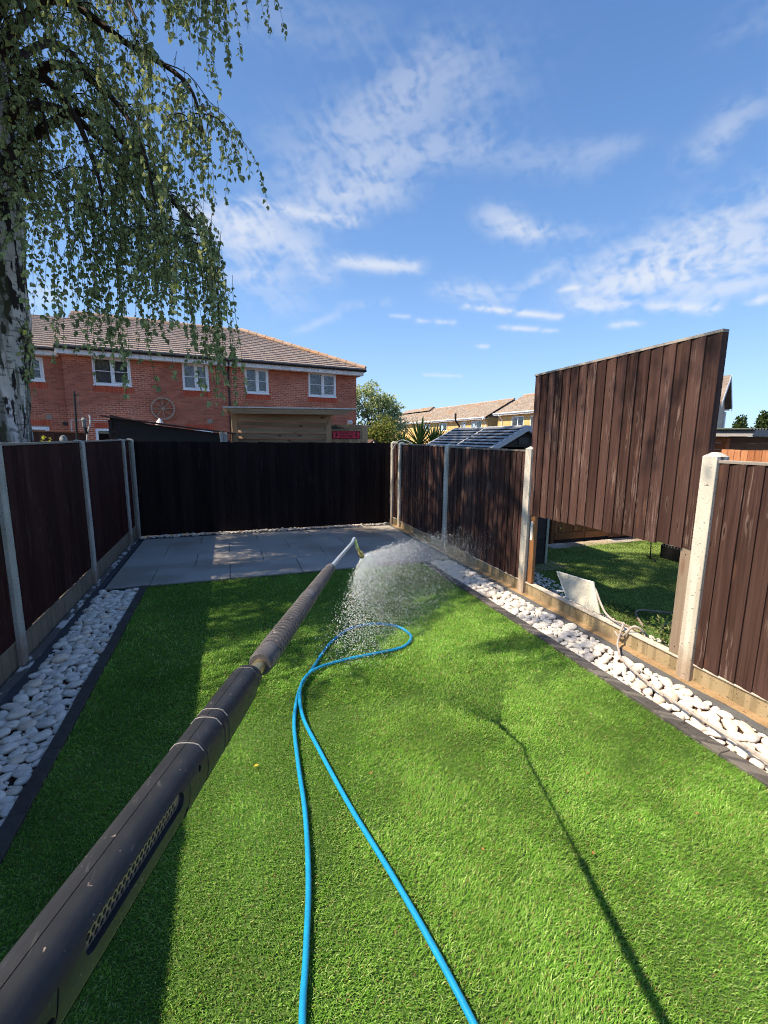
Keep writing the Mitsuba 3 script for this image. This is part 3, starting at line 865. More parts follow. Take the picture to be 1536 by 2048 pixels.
obj('tube', tube(w, 0.0092, 10), 'hose_grey', k, smooth=50)
w = spline([(3.045, 2.76, 0.10), (3.03, 2.71, 0.085), (3.04, 2.66, 0.12), (3.07, 2.63, 0.19), (3.10, 2.60, 0.20), (3.15, 2.58, 0.16), (3.22, 2.60, 0.10), (3.3, 2.7, 0.03)], 50)
obj('loop', tube(w, 0.0092, 10), 'hose_grey', k, smooth=50)
k = thing('coiled_hose', 'grey hose coiled on the stones behind the leaning board', 'hose')
a = np.linspace(0, 6 * math.pi, 110)
w = np.stack([3.46 + (0.10 + 0.008 * np.sin(a * 1.7)) * np.cos(a), 3.02 + 0.13 * np.sin(a), -0.095 + 0.004 * a + 0.008 * np.sin(a * 2.3)], -1)
obj('coil', tube(w, 0.011, 8), 'post_grey', k, smooth=50)
k = thing('lawn_hose', 'thin pale hose lying on the shaded neighbouring turf', 'hose')
w = spline([(3.7, 3.05, -0.06), (3.98, 3.36, -0.055), (4.3, 3.18, -0.055), (4.8, 2.85, -0.055), (5.5, 2.7, -0.06)], 50)
obj('tube', tube(w, 0.011, 8), 'post_grey', k, smooth=50)
w = spline([(3.75, 2.9, -0.07), (3.95, 3.02, -0.06), (4.25, 2.92, -0.055), (4.7, 2.6, -0.06)], 40)
obj('tube', tube(w, 0.011, 8), 'post_grey', k, smooth=50)
# stones behind the gravel board
ms, g = [], np.random.default_rng(21)
for _ in range(1500):
    a = g.uniform(0.010, 0.024)
    m = ico1.copy()
    m.apply_scale([a, a * g.uniform(.6, .9), a * .6])
    m.apply_transform(trimesh.transformations.rotation_matrix(g.uniform(0, 6.28), [0, 0, 1]))
    yy = g.uniform(2.3, 5.2)
    m.apply_translation([g.uniform(3.14, 3.66 + (0.25 if yy > 4.2 else 0)), yy, -0.105 + g.uniform(0, 0.02)])
    ms.append(m)
tag(obj('pebbles', cat(ms), 'pebble', smooth=True, r=0.5), 'small white stones on the neighbour\'s side of the gap', 'pebbles', kind='stuff')
structure('side_bed', cbox(3.12, 3.66, 2.1, 5.25, -0.18, -0.112, 0.001), 'bed_soil', label='stony bed along the neighbour\'s side of the fence')


def leafy(name, lab, cx, cy_, z0, r, h, n, cols, seed, lsz=0.035):
    g = np.random.default_rng(seed)
    k = thing(name, lab, 'plant')
    V, F, C, st = [], [], [], []
    for i in range(n):
        a = g.uniform(0, 2 * math.pi)
        rr = r * math.sqrt(g.random())
        p = np.array([cx + rr * math.cos(a), cy_ + rr * math.sin(a), z0 + h * g.random() ** 0.7 * (1 - 0.5 * (rr / r) ** 2)])
        d = np.array([math.cos(a + g.normal(0, .8)), math.sin(a + g.normal(0, .8)), g.uniform(-.2, .9)])
        d /= np.linalg.norm(d)
        s = np.cross(d, [0, 0, 1.0])
        s /= np.linalg.norm(s) + 1e-9
        L = lsz * g.uniform(.6, 1.3)
        u = np.cross(s, d)
        V += [p, p + d * L * .45 + s * L * .28 + u * L * .1, p + d * L, p + d * L * .45 - s * L * .28 + u * L * .1]
        o = 4 * i
        F += [[o, o + 1, o + 2], [o, o + 2, o + 3]]
        c = np.array(cols[g.integers(len(cols))]) * g.uniform(.7, 1.2)
        C += [c] * 4
        if i % 12 == 0:
            st.append(tube([(cx + (p[0] - cx) * .2, cy_ + (p[1] - cy_) * .2, z0), p], 0.002, 4))
    obj('leaves', (np.array(V), np.array(F)), 'leaf', k, color=np.array(C), kind='stuff')
    obj('stems', cat(st), 'twig', k, kind='stuff')
    return k


leafy('low_plant', 'low green and cream variegated plant at the near end of the gap', 3.45, 2.60, -0.11, 0.26, 0.36, 620, [(0.10, 0.20, 0.04), (0.20, 0.28, 0.07), (0.42, 0.42, 0.18), (0.06, 0.12, 0.03)], 3)
leafy('low_plant', 'pinkish orange heather clump beside the variegated plant', 3.36, 2.86, -0.11, 0.13, 0.12, 260, [(0.45, 0.24, 0.14), (0.50, 0.38, 0.25), (0.35, 0.16, 0.09)], 4, 0.022)
leafy('low_plant', 'dark straggly weeds in the shade behind the coiled hose', 3.74, 3.35, -0.11, 0.28, 0.12, 260, [(0.05, 0.09, 0.03), (0.08, 0.12, 0.04)], 5)

# black shed with pale door trim
k = thing('black_shed', 'black clapboard shed with a striped grey roof beyond the right fence', 'shed')
SX0, SX1, SY0, SY1, SE, SR = 3.37, 4.35, 5.28, 7.20, 1.60, 1.86
nb = 13
for side in range(2):
    for i in range(nb):
        z0 = -0.1 + i * (SE + 0.1) / nb
        z1 = z0 + (SE + 0.1) / nb + 0.008
        if side == 0:
            P = [[xx, SY0 - d, z] for xx in (3.86, SX1 - .02) for z, d in ((z0, .014), (z1, .002))] + [[xx, SY0 + .02, z] for xx in (3.86, SX1 - .02) for z in (z0, z1)]
        else:
            P = [[SX0 - d, yy, z] for yy in (SY0, SY1) for z, d in ((z0, .014), (z1, .002))] + [[SX0 + .02, yy, z] for yy in (SY0, SY1) for z in (z0, z1)]
        obj('clapboard', hull(P), 'shed_black', k)
obj('back_wall', cat(cbox(SX0, SX1, SY1 - .02, SY1, -.1, SE), cbox(SX1 - .0205, SX1 - .0005, SY0 + .021, SY1 - .021, -.1, SE)), 'shed_black', k)
XM = (SX0 + SX1) / 2
gab = prism(Polygon([(SX0, SE), (SX1, SE), (XM, SR - .01)]), 0.02)
gab = place(gab, [0, SY0 + 0.02, 0], [1, 0, 0], [0, 0, 1], [0, -1, 0])
obj('gable', gab, 'shed_black', k)
obj('gable_vent', cbox(XM - .1, XM + .06, SY0 - .012, SY0 - .002, SE + .03, SE + .13, .004), 'black_plastic', k)
dk = obj('door', cbox(SX0 + .02, 3.855, SY0 - .012, SY0 + .018, -.08, SE - .03), 'shed_black', k)
obj('trim', cbox(3.80, 3.835, SY0 - .03, SY0 - .013, -.08, SE - .04), 'door_trim', dk)
obj('trim', cbox(3.875, 3.91, SY0 - .03, SY0 - .0145, -.08, SE - .04), 'door_trim', k)
obj('latch', cbox(3.79, 3.93, SY0 - .045, SY0 - .031, .42, .50), 'iron', dk)
obj('corner_trim', cbox(SX1 - .035, SX1 + .006, SY0 - .024, SY0 - .0155, -.1, SE), 'door_trim', k)
rk = fresh(k + '__roof')
pit = (SR - SE) / (XM - SX0)
for s, ex in ((-1, SX0), (1, SX1)):
    nrm = np.array([s * pit, 0, 1.0]) / math.hypot(pit, 1)
    e0, r0 = np.array([ex + s * .07, 0, SE - .07 * pit]), np.array([XM, 0, SR])
    for half in range(2):
        ya, yb = ((SY0 - .06, 6.22), (6.26, SY1 + .06))[half]
        nst = 7
        for j in range(nst):
            a, b = e0 + (r0 - e0) * j / nst, e0 + (r0 - e0) * (j + 1) / nst
            P = []
            for y_ in (ya, yb):
                for q, h in ((a, .040), (a + (b - a) * .58, .034), (a, -.004), (a + (b - a) * .58, -.004)):
                    w_ = q + nrm * h
                    P.append([w_[0], y_, w_[2]])
            obj('roof_strip', hull(P), 'resin_roof', k)
        obj('roof_sheet', hull([[*(e0 + nrm * h)[[0]], y_, (e0 + nrm * h)[2]] for y_ in (ya, yb) for h in (-.012, -.006)] + [[(r0 + nrm * h)[0], y_, (r0 + nrm * h)[2]] for y_ in (ya, yb) for h in (-.012, -.006)]), 'black_plastic', k)  # black underlay puts the shade bands between strips into the colour
    for y_ in (SY0 - .085, 6.222, SY1 + .062):
        P = []
        for q in (e0, r0):
            for dy in (0, .037 if y_ == 6.222 else .06):
                for h in (-.035, .032):
                    w_ = q + nrm * h
                    P.append([w_[0], y_ + (dy if y_ != 6.222 else dy), w_[2]])
        obj('verge', hull(P), 'resin_trim', k)
    obj('gutter', tube([(ex + s * .075, SY0 - .05, SE - .04), (ex + s * .075, SY1 + .05, SE - .04)], .022, 8), 'resin_trim', k)
obj('ridge_cap', cbox(XM - .04, XM + .04, SY0 - .06, SY1 + .06, SR + .012, SR + .034, .01), 'resin_trim', k)
structure('shed_plinth', cbox(3.3, 4.55, 4.98, 7.3, -0.2, -0.095, 0.004), 'slab_tan', label='paved plinth in front of the black shed')

# brown shed at the back of the neighbour's lawn
k = thing('brown_shed', 'reddish brown timber shed with a double door behind the neighbouring lawn', 'shed')
BY = 6.30
for i in range(15):
    z0 = -0.06 + i * 0.12
    if 6.72 > 5.25:
        obj('clapboard', hull([[xx, BY - d, z] for xx in (6.55, 8.4) for z, d in ((z0, .016), (z0 + .125, .003))] + [[xx, BY + .02, z] for xx in (6.55, 8.4) for z in (z0, z0 + .125)]), 'shed_brown', k)
for dx0, dx1 in ((5.32, 5.98), (5.99, 6.53)):
    d_ = obj('door', cbox(dx0, dx1, BY - .006, BY + .02, -.03, 1.62), 'shed_brown_upright', k)
    nn = 6
    ee = np.linspace(dx0 + .06, dx1 - .06, nn + 1)
    for i in range(nn):
        obj('plank', cbox(ee[i] + .002, ee[i + 1] - .002, BY - .018, BY - .0065, .10, 1.50, .003), 'shed_brown_upright', d_)
    for z0, z1 in ((-.03, .09), (1.51, 1.62)):
        obj('rail', cbox(dx0, dx1, BY - .026, BY - .0068, z0, z1, .004), 'shed_brown', d_)
    for xa in (dx0, dx1 - .058):
        obj('stile', cbox(xa, xa + .058, BY - .024, BY - .0072, .091, 1.509, .004), 'shed_brown_upright', d_)
obj('handle', cbox(5.40, 5.44, BY - .05, BY - .025, .16, .20, .006), 'brass', k)
obj('side_wall', cat(cbox(5.25, 5.318, BY - .02, BY + 1.4, -.1, 1.75), cbox(8.40, 8.45, BY, BY + 1.4, -.1, 1.75)), 'shed_brown', k)
obj('roof', hull([[xx, yy, z] for xx in (5.15, 8.55) for yy, zz in ((BY - .15, 1.70), (BY + 1.5, 1.60)) for z in (zz, zz + .04)]), 'felt', k)
pv = fresh('paved_path')
labels[pv] = {'label': 'tan and grey paving along the front of the brown shed', 'kind': 'structure'}
for i in range(7):
    obj('slab', cbox(5.05 + i * .46, 5.49 + i * .46, 5.97 + random.uniform(-.01, .01), 6.25, -.16, -.085 + random.uniform(-.003, .003), .006), 'slab_tan' if i in (1, 2, 4) else 'slab', pv)

# wire dog crate
k = thing('wire_crate', 'black wire pet crate with a dark tray standing on the neighbouring turf', 'crate')
CX0, CX1, CY0, CY1 = 6.28, 7.0, 4.45, 5.02
obj('tray', cbox(CX0, CX1, CY0, CY1, -.095, .12, .01), 'black_plastic', k)
obj('cover', cbox(CX0 + .02, CX1, CY0 + .03, CY1 - .02, .121, .62, .01), 'black_plastic', k)
ms = []
for i in range(13):
    yy = CY0 + i * (CY1 - CY0) / 12
    ms.append(tube([(CX0 - .006, yy, .1), (CX0 - .006, yy, .6)], .0025, 5))
for i in range(6):
    ms.append(tube([(CX0 - .006, CY0, .14 + i * .09), (CX0 - .006, CY1, .14 + i * .09)], .0025, 5))
obj('bars', cat(ms), 'stone_grey', k, kind='stuff')
obj('rail', tube(spline([(CX0 - .02, CY0 - .05, .10), (CX0 - .02, CY1 - .25, .20), (CX0 - .02, CY1 - .18, .24), (CX0 - .01, CY1 - .17, .32)], 20), .010, 8), 'resin_trim', k, smooth=40)
k = thing('airer_leg', 'thin black metal leg standing on the turf in front of the crate', 'metal stand')
obj('upright', tube([(6.05, 4.98, -.1), (6.02, 5.02, .9)], .009, 6), 'iron', k, smooth=40)
obj('foot', tube(spline([(5.98, 4.82, -.09), (6.05, 4.98, -.06), (6.14, 5.12, -.09)], 10), .011, 6), 'iron', k, smooth=40)

# orange sheds and fences far right
k = thing('orange_shed', 'orange brown timber shed with a corrugated roof at the far right', 'shed')
OX, OYn, OYf = 8.86, 6.0, 8.2
for i in range(16):
    z0 = -.1 + i * .118
    obj('clapboard', hull([[OX - d, yy, z] for yy in (OYn, OYf) for z, d in ((z0, .028), (z0 + .112, .004))] + [[OX + .02, yy, z] for yy in (OYn, OYf) for z in (z0, z0 + .112)]), 'shed_orange', k)
    obj('clapboard', hull([[xx, OYn + .1 - d, z] for xx in (OX + .085, 12.5) for z, d in ((z0, .018), (z0 + .116, .004))] + [[xx, OYn + .12, z] for xx in (OX + .085, 12.5) for z in (z0, z0 + .116)]), 'shed_brown', k)  # near face in browner wood, its shade put into the colour
obj('corner_post', cbox(OX + .0, OX + .08, OYn - .03, OYn + .07, -.1, 1.76, .006), 'shed_orange', k)
obj('gutter', hull([[x_, y_, z] for y_ in (OYn - .62, OYf) for x_, z in ((OX - .28, 1.79), (OX - .20, 1.90), (OX + .3, 1.90), (OX + .3, 1.79))]), 'grey_gutter', k)
n = 90
xs_ = np.linspace(OX - .3, 12.6, n * 4)
zz = 1.925 + 0.018 * np.sin((xs_ - OX) * 2 * math.pi / .075)
V = np.concatenate([np.stack([xs_, xs_ * 0 + yy, zz + (yy - OYn) * .02 + dz_], -1) for dz_ in (0, -.006) for yy in (OYn - .62, OYf)])
m_ = len(xs_)
i = np.arange(m_ - 1)
F = np.concatenate([np.stack([i, i + 1, i + 1 + m_, i + m_], 1), np.stack([i + 2 * m_, i + 3 * m_, i + 1 + 3 * m_, i + 1 + 2 * m_], 1), np.stack([i, i + 2 * m_, i + 1 + 2 * m_, i + 1], 1)])
obj('roof_sheet', (V, F), 'corrugated', k)
k = thing('orange_fence', 'sunlit orange board fence in front of the orange shed', 'fence')
for i in range(20):
    y_ = 3.35 + i * .105
    obj('board', cbox(7.98, 8.0, y_ + .002, y_ + .102, -.12, 1.56 + random.uniform(-.006, .006), .004), 'fence_orange', k)
for z in (.3, 1.3):
    obj('rail', cbox(8.0015, 8.04, 3.35, 5.45, z, z + .07), 'fence_orange', k)

# ------------------------------------------------------------------ behind the back fence
k = thing('felt_roof_shed', 'low black shed with a sloping felt roof behind the back fence', 'shed')
for i in range(14):
    z0 = -.1 + i * .155
    xr = 0.05
    zt = z0 + .165
    # the boards end under the falling roof
    def xlim(z):
        return min(xr, -2.05 + (2.0 - z) / 0.122)
    xe0, xe1 = xlim(z0), xlim(zt)
    if xe0 < -1.95:
        continue
    xe1 = max(xe1, -1.99)
    obj('clapboard', hull([[-2.02, 9.6 - .02, z0], [xe0, 9.6 - .02, z0], [-2.02, 9.6 - .003, zt], [xe1, 9.6 - .003, zt], [-2.02, 9.62, z0], [xe0, 9.62, z0], [-2.02, 9.62, zt], [xe1, 9.62, zt]]), 'shed_black', k)
obj('side_wall', cbox(-2.022, -1.99, 9.621, 11.0, -.1, 1.95), 'shed_black', k)
obj('corner_batten', cbox(-2.05, -1.985, 9.555, 9.578, -.1, 1.985, .004), 'shed_black', k)
obj('roof', hull([[xx, yy, z + d] for xx, z in ((-2.15, 2.045), (0.16, 1.755)) for yy in (9.42, 11.1) for d in (0, .022)]), 'felt', k)
k = thing('concrete_post', 'grey concrete post standing at the low end of the felt roofed shed', 'fence post')
obj('shaft', cat(cbox(-.13, -.075, 8.95, 9.06, -.1, 1.79, .006), cbox(-.072, .0, 8.97, 9.04, -.1, 1.775, .006)), 'post_grey', k)
k = thing('garden_lantern', 'small white conical lantern top above the felt roof', 'lantern')
prof = trimesh.creation.revolve(np.array([[0, 1.2], [.015, 1.2], [.015, 1.95], [.09, 1.97], [.055, 2.06], [.02, 2.09], [.012, 2.11], [0, 2.115]]), sections=20)
prof.apply_translation([-1.40, 11.2, -.02])
obj('cap', prof, 'white_paint', k, smooth=40)
obj('pole', tube([(-1.40, 11.2, -.1), (-1.40, 11.2, 1.2)], .015, 8), 'white_paint', k)

k = thing('timber_shelter', 'open timber shelter with horizontal boards and a flat pale roof', 'shelter')
WY = 10.0
for xa, lab in ((.10, None), (2.075, None)):
    obj('post', cbox(xa, xa + .115, WY - .03, WY + .07, -.1, 2.19, .004), 'green_timber_upright', k)
for z0, z1 in ((2.03, 2.18), (1.92, 2.035), (1.79, 1.925), (1.67, 1.795), (1.55, 1.675), (1.43, 1.555), (1.30, 1.435), (1.17, 1.305)):
    obj('board', hull([[xx, WY - d, z] for xx in (.217, 2.073) for z, d in ((z0, .055), (z1 - .016, .0))] + [[xx, WY + .025, z] for xx in (.217, 2.073) for z in (z0, z1 - .016)]), 'green_timber', k)
obj('fascia', hull([[-.04, WY - .42, 2.262], [-.04, WY - .44, 2.262], [2.62, WY - .42, 2.30], [2.62, WY - .44, 2.30], [.12, WY - .42, 2.155], [.12, WY - .44, 2.155], [2.42, WY - .42, 2.19], [2.42, WY - .44, 2.19]]), 'green_timber', k)
obj('roof', hull([[xx, yy, z + d] for xx, z in ((-.07, 2.266), (2.66, 2.306)) for yy in (WY - .46, WY + 1.9) for d in (0, .022)]), 'white_paint', k)
for i in range(5):
    yy = WY - .3 + i * .42
    obj('rafter', hull([[xx, yy + d, z] for d in (0, .045) for xx, z in ((.02, 2.264), (2.55, 2.301), (.1, 2.19), (2.45, 2.225))]), 'green_timber', k)
obj('side_strut', hull([[xx + d, yy, z] for d in (0, .04) for xx, yy, z in ((.14, WY + .1, 2.0), (.14, WY + .1, 1.9), (.14, WY + .9, 2.24), (.14, WY + .8, 2.24))]), 'green_timber', k)
obj('post', cbox(.10, .215, WY + 1.6, WY + 1.7, -.1, 2.25, .004), 'green_timber_upright', k)
obj('post', cbox(2.3, 2.415, WY + 1.6, WY + 1.7, -.1, 2.28, .004), 'green_timber_upright', k)

k = thing('timber_gate', 'closed timber gate carrying the red sign beside the shelter', 'gate')
GY = 10.05
n = 8
e = np.linspace(2.215, 3.0, n + 1)
for i in range(n):
    obj('plank', cbox(e[i] + .0015, e[i + 1] - .0015, GY - .01, GY + .012, .1, 1.985, .003), 'green_timber_upright', k)
obj('stile', cbox(2.90, 3.055, GY - .03, GY - .0115, .1, 1.99, .004), 'green_timber_upright', k)
obj('rail', cbox(2.215, 2.898, GY - .028, GY - .0125, 1.90, 1.992, .004), 'green_timber', k)
obj('hinge', hull([[2.2, GY - .04, 1.955], [2.2, GY - .04, 1.895], [2.50, GY - .04, 1.925], [2.50, GY - .04, 1.91], [2.2, GY - .029, 1.955], [2.2, GY - .029, 1.895], [2.50, GY - .029, 1.925], [2.50, GY - .029, 1.91]]), 'iron', k)

k = thing('warning_sign', 'red sign with dark lettering and fish emblems on the timber gate', 'sign')
SY_ = GY - .034
obj('plate', cbox(2.225, 2.868, SY_ - .006, SY_, 1.675, 1.855, .002), 'sign_ink', k)
obj('face', cbox(2.237, 2.856, SY_ - .0085, SY_ - .0062, 1.69, 1.843, .001), 'sign_red', k)
for txt, zc, hh in (('BEWARE OF', 1.782, .042), ('KOI POND', 1.716, .042)):
    t_ = meshkit.text_mesh(txt, hh, .002, bold=True)
    b_ = t_.bounds
    t_ = place(t_, [2.5465 - (b_[0][0] + b_[1][0]) / 2, SY_ - .0088, zc], [1, 0, 0], [0, 0, 1], [0, -1, 0])
    obj('lettering', t_, 'sign_ink', k)
for s, xc in ((1, 2.30), (-1, 2.793)):
    body = [(0.018 * math.sin(a), -0.052 + 0.104 * i / 10, 0.016 * math.sin(math.pi * min(1, .12 + i / 11))) for i, a in enumerate(np.linspace(0, 2.6, 11))]
    L_ = [(xc + s * (bx + w_), 1.768 + bz) for bx, bz, w_ in body] + [(xc + s * (bx - w_), 1.768 + bz) for bx, bz, w_ in reversed(body)]
    fish = Polygon(L_).buffer(0).union(Polygon([(xc + s * .01, 1.812), (xc + s * .042, 1.832), (xc + s * .016, 1.838), (xc - s * .02, 1.836)]).buffer(0)).union(Polygon([(xc + s * .018, 1.77), (xc + s * .046, 1.785), (xc + s * .04, 1.758)]).buffer(0))
    fish = max(getattr(fish, 'geoms', [fish]), key=lambda q: q.area)
    obj('emblem', place(prism(fish, .002), [0, SY_ - .0088, 0], [1, 0, 0], [0, 0, 1], [0, -1, 0]), 'sign_ink', k)

k = thing('playhouse', 'low dark hut roof just right of the timber gate', 'hut')
obj('walls', cbox(3.25, 3.95, 11.0, 12.0, -.1, 1.42), 'shed_black', k)
m = prism(Polygon([(3.15, 1.40), (4.08, 1.40), (3.50, 1.66)]), 1.1)
obj('roof', place(m, [0, 12.05, 0], [1, 0, 0], [0, 0, 1], [0, -1, 0]), 'felt', k)
k = thing('wall_lantern', 'tiny white lantern on the dark hut', 'lantern')
obj('body', trimesh.creation.revolve(np.array([[0, 0], [.022, 0], [.03, .08], [.012, .10], [0, .12]]), sections=10, transform=trimesh.transformations.translation_matrix([3.49, 10.92, 1.49])), 'white_paint', k, smooth=40)

# feeder pole, bent pipe and dark fence far left
k = thing('feeder_pole', 'thin dark pole with a short arm left of the felt roofed shed', 'pole')
obj('shaft', tube([(-2.87, 10.5, -.1), (-2.785, 10.5, 2.50)], .022, 8), 'iron', k, smooth=40)
obj('spike', tube([(-2.785, 10.5, 2.50), (-2.783, 10.5, 2.56)], .012, 8), 'iron', k, smooth=40)
obj('arm', tube([(-2.80, 10.5, 2.48), (-2.70, 10.5, 2.485)], .010, 8), 'iron', k, smooth=40)
k = thing('hanging_feeder', 'grey bird feeder hanging by a cord from the pole arm', 'bird feeder')
obj('cord', tube(spline([(-2.72, 10.5, 2.48), (-2.735, 10.5, 2.35), (-2.72, 10.5, 2.2), (-2.69, 10.5, 2.05)], 12), .005, 5), 'stone_grey', k)
obj('body', trimesh.creation.revolve(np.array([[0, 0], [.03, 0], [.038, .02], [.038, .13], [.05, .15], [.02, .2], [0, .2]]), sections=14, transform=trimesh.transformations.translation_matrix([-2.67, 10.5, 1.86])), 'stone_grey', k, smooth=40)
obj('base', trimesh.creation.revolve(np.array([[0, 0], [.04, 0], [.03, .12], [0, .12]]), sections=14, transform=trimesh.transformations.translation_matrix([-2.655, 10.5, 1.74])), 'iron', k, smooth=40)
k = thing('bent_pipe', 'white bent plastic pipe standing beside the feeder', 'pipe')
obj('pipe', tube(spline([(-2.68, 10.55, 0.9), (-2.66, 10.55, 1.6), (-2.63, 10.55, 1.77), (-2.58, 10.55, 1.92), (-2.57, 10.55, 2.02), (-2.58, 10.55, 2.11)], 24), .014, 8), 'white_paint', k, smooth=40)
k = thing('garden_ornament', 'grey domed garden ornament peeping over the left fence', 'ornament')
m = trimesh.creation.revolve(np.array([[0, 0], [.055, 0], [.06, .08], [.05, .14], [.028, .17], [0, .18]]), sections=18)
m.apply_translation([-2.58, 8.9, 1.53])
obj('dome', m, 'stone_grey', k, smooth=40)
obj('stand', tube([(-2.58, 8.9, -.1), (-2.58, 8.9, 1.53)], .03, 8), 'stone_grey', k)
k = thing('far_fence', 'dark brown fence with its sunlit top edge coloured orange behind the birch trunk', 'fence')
for i in range(13):
    xa = -4.6 + i * .14
    obj('board', cbox(xa + .002, xa + .138, 11.0, 11.02, -.1, 1.79 - i * .003, .003), 'fence_far', k)
obj('capping', hull([[xx, yy, z + d] for xx, z in ((-4.6, 1.792), (-2.78, 1.752)) for yy in (10.98, 11.04) for d in (0, .02)]), 'shed_orange', k)  # orange strip paints the sunlit line along the top edge
leafy('bright_shrub', 'bright yellow green sprig beside the birch trunk', -2.28, 7.2, 1.40, 0.07, 0.36, 40, [(0.45, 0.5, 0.06), (0.55, 0.58, 0.10)], 9, 0.05)

# ------------------------------------------------------------------ brick house
HO = np.array([-5.383, 19.284, 0.0])
EX, EN = np.array([HE[0], HE[1], 0]), np.array([HN[0], HN[1], 0])
EZ = np.array([0, 0, 1.0])


def H(m):
    """House coordinates (s along the facade, n out of it, z) to the world."""
    return place(m, HO, EX, EN, EZ)


k = thing('brick_house', 'red brick terraced house with a brown tiled hip roof behind the back fence', 'house')
wins = [(0.88, 2.10, 3.53, 4.52, 'curtain'), (3.86, 4.83, 3.52, 4.52, 'curtain'), (6.23, 7.21, 3.50, 4.53, 'blind'), (8.95, 10.25, 3.50, 4.53, 'blind'), (0.80, 2.0, 0.95, 1.95, None), (3.90, 4.88, 0.95, 1.95, None)]
wall = sbox(0, -0.2, 11.24, 4.60)
for a, b, c, d, _ in wins:
    wall = wall.difference(sbox(a, c, b, d))
m = prism(wall, 0.22)
m = place(m, HO, EX, EZ, -EN)
obj('wall', m, 'brick_red', k, label='long red brick front wall')
obj('side_wall', H(hull([[s, n_, z] for s in (11.02, 11.2385) for n_ in (-.222, -8.3) for z in (-.2, 4.6)])), 'brick_side', k)
obj('rear_wall', H(cbox(0, 11.0, -8.5, -8.3, -.2, 4.6, .001)), 'brick_side', k)
wing = sbox(-6.0, -0.2, -0.001, 4.6)
wl = [(-1.75, -0.61, 3.58, 4.40, None), (-1.9, -0.64, 1.0, 2.0, None)]
for a, b, c, d, _ in wl:
    wing = wing.difference(sbox(a, c, b, d))
m = place(prism(wing, 0.2), HO - EN * 0.32, EX, EZ, -EN)
obj('wall', m, 'brick_red', k, label='set back brick wall of the left wing')


def window(parent, s0, s1, z0, z1, back, fill, n0=0.0):
    d = n0 - 0.06
    w = fresh(parent + '__window')
    fw = 0.065
    fr = [cbox(s0, s1, d, d + .05, z0, z0 + fw, .004), cbox(s0, s1, d, d + .05, z1 - fw, z1, .004), cbox(s0, s0 + fw, d, d + .05, z0 + fw, z1 - fw, .004), cbox(s1 - fw, s1, d, d + .05, z0 + fw, z1 - fw, .004)]
    mid = (s0 + s1) / 2
    fr.append(cbox(mid - .03, mid + .03, d, d + .055, z0 + fw, z1 - fw, .004))
    scene_key = obj('window', H(cat(fr)), 'upvc', parent)
    # sashes and bars
    for a, b, open_ in ((s0 + fw, mid - .03, 0), (mid + .03, s1 - fw, 1)):
        sf = 0.05 if open_ else 0.018
        ms = [cbox(a, b, d + .012, d + .062, z0 + fw, z0 + fw + sf, .003), cbox(a, b, d + .012, d + .062, z1 - fw - sf, z1 - fw, .003), cbox(a, a + sf, d + .012, d + .062, z0 + fw + sf, z1 - fw - sf, .003), cbox(b - sf, b, d + .012, d + .062, z0 + fw + sf, z1 - fw - sf, .003)]
        zm = (z0 + z1) / 2
        ms.append(cbox(a + sf, b - sf, d + .012, d + .03, zm - .012, zm + .012, .002))
        obj('sash', H(cat(ms)), 'upvc', scene_key)
        obj('pane', H(trimesh.Trimesh([[a + sf, d + .02, z0 + fw + sf], [b - sf, d + .02, z0 + fw + sf], [b - sf, d + .02, z1 - fw - sf], [a + sf, d + .02, z1 - fw - sf]], [[0, 1, 2], [0, 2, 3]], process=False)), 'glass', scene_key)
    obj('sill', H(cbox(s0 - .02, s1 + .02, d + .05, n0 + .035, z0 - .035, z0 + .012, .006)), 'upvc', scene_key)
    if fill == 'blind':
        sl = []
        nz = int((z1 - z0 - .14) / .05)
        for i in range(nz):
            zc = z0 + .08 + i * .05
            sl.append(hull([[s, d - .06 + q, zc + q * .9 + t] for s in (s0 + fw, s1 - fw) for q in (0, .035) for t in (0, .002)]))
        obj('blind', H(cat(sl)), 'blind', scene_key, kind='stuff')
    elif fill == 'curtain':
        xs_ = np.linspace(s0 + .03, s1 - .03, 60)
        ys_ = d - .12 + .025 * np.sin(xs_ * 60) + .012 * np.sin(xs_ * 23)
        V = np.concatenate([np.stack([xs_, ys_, xs_ * 0 + z], -1) for z in (z0, z1)])
        i = np.arange(59)
        obj('curtain', H(trimesh.Trimesh(V, np.concatenate([np.stack([i, i + 1, i + 61], 1), np.stack([i, i + 61, i + 60], 1)]), process=False)), 'curtain', scene_key, smooth=True)
    obj('room', H(cbox(s0 - .1, s1 + .1, d - .9, d - .85, z0 - .1, z1 + .1, .001)), 'room_dark', scene_key)
    return scene_key


for a, b, c, d, f in wins:
    window(k, a, b, c, d, 0, f)
    obj('soldier_course', H(cbox(a - .03, b + .06, -.002, .004, (c - .245) if c > 3 else d + .03, (c - .036) if c > 3 else d + .22, .001)), 'soldier', k)
for a, b, c, d, f in wl:
    window(k, a, b, c, d, 0, f, n0=-.32)
    obj('soldier_course', H(cbox(a - .03, b + .06, -.322, -.316, (c - .245) if c > 3 else d + .05, (c - .036) if c > 3 else d + .24, .001)), 'soldier', k)
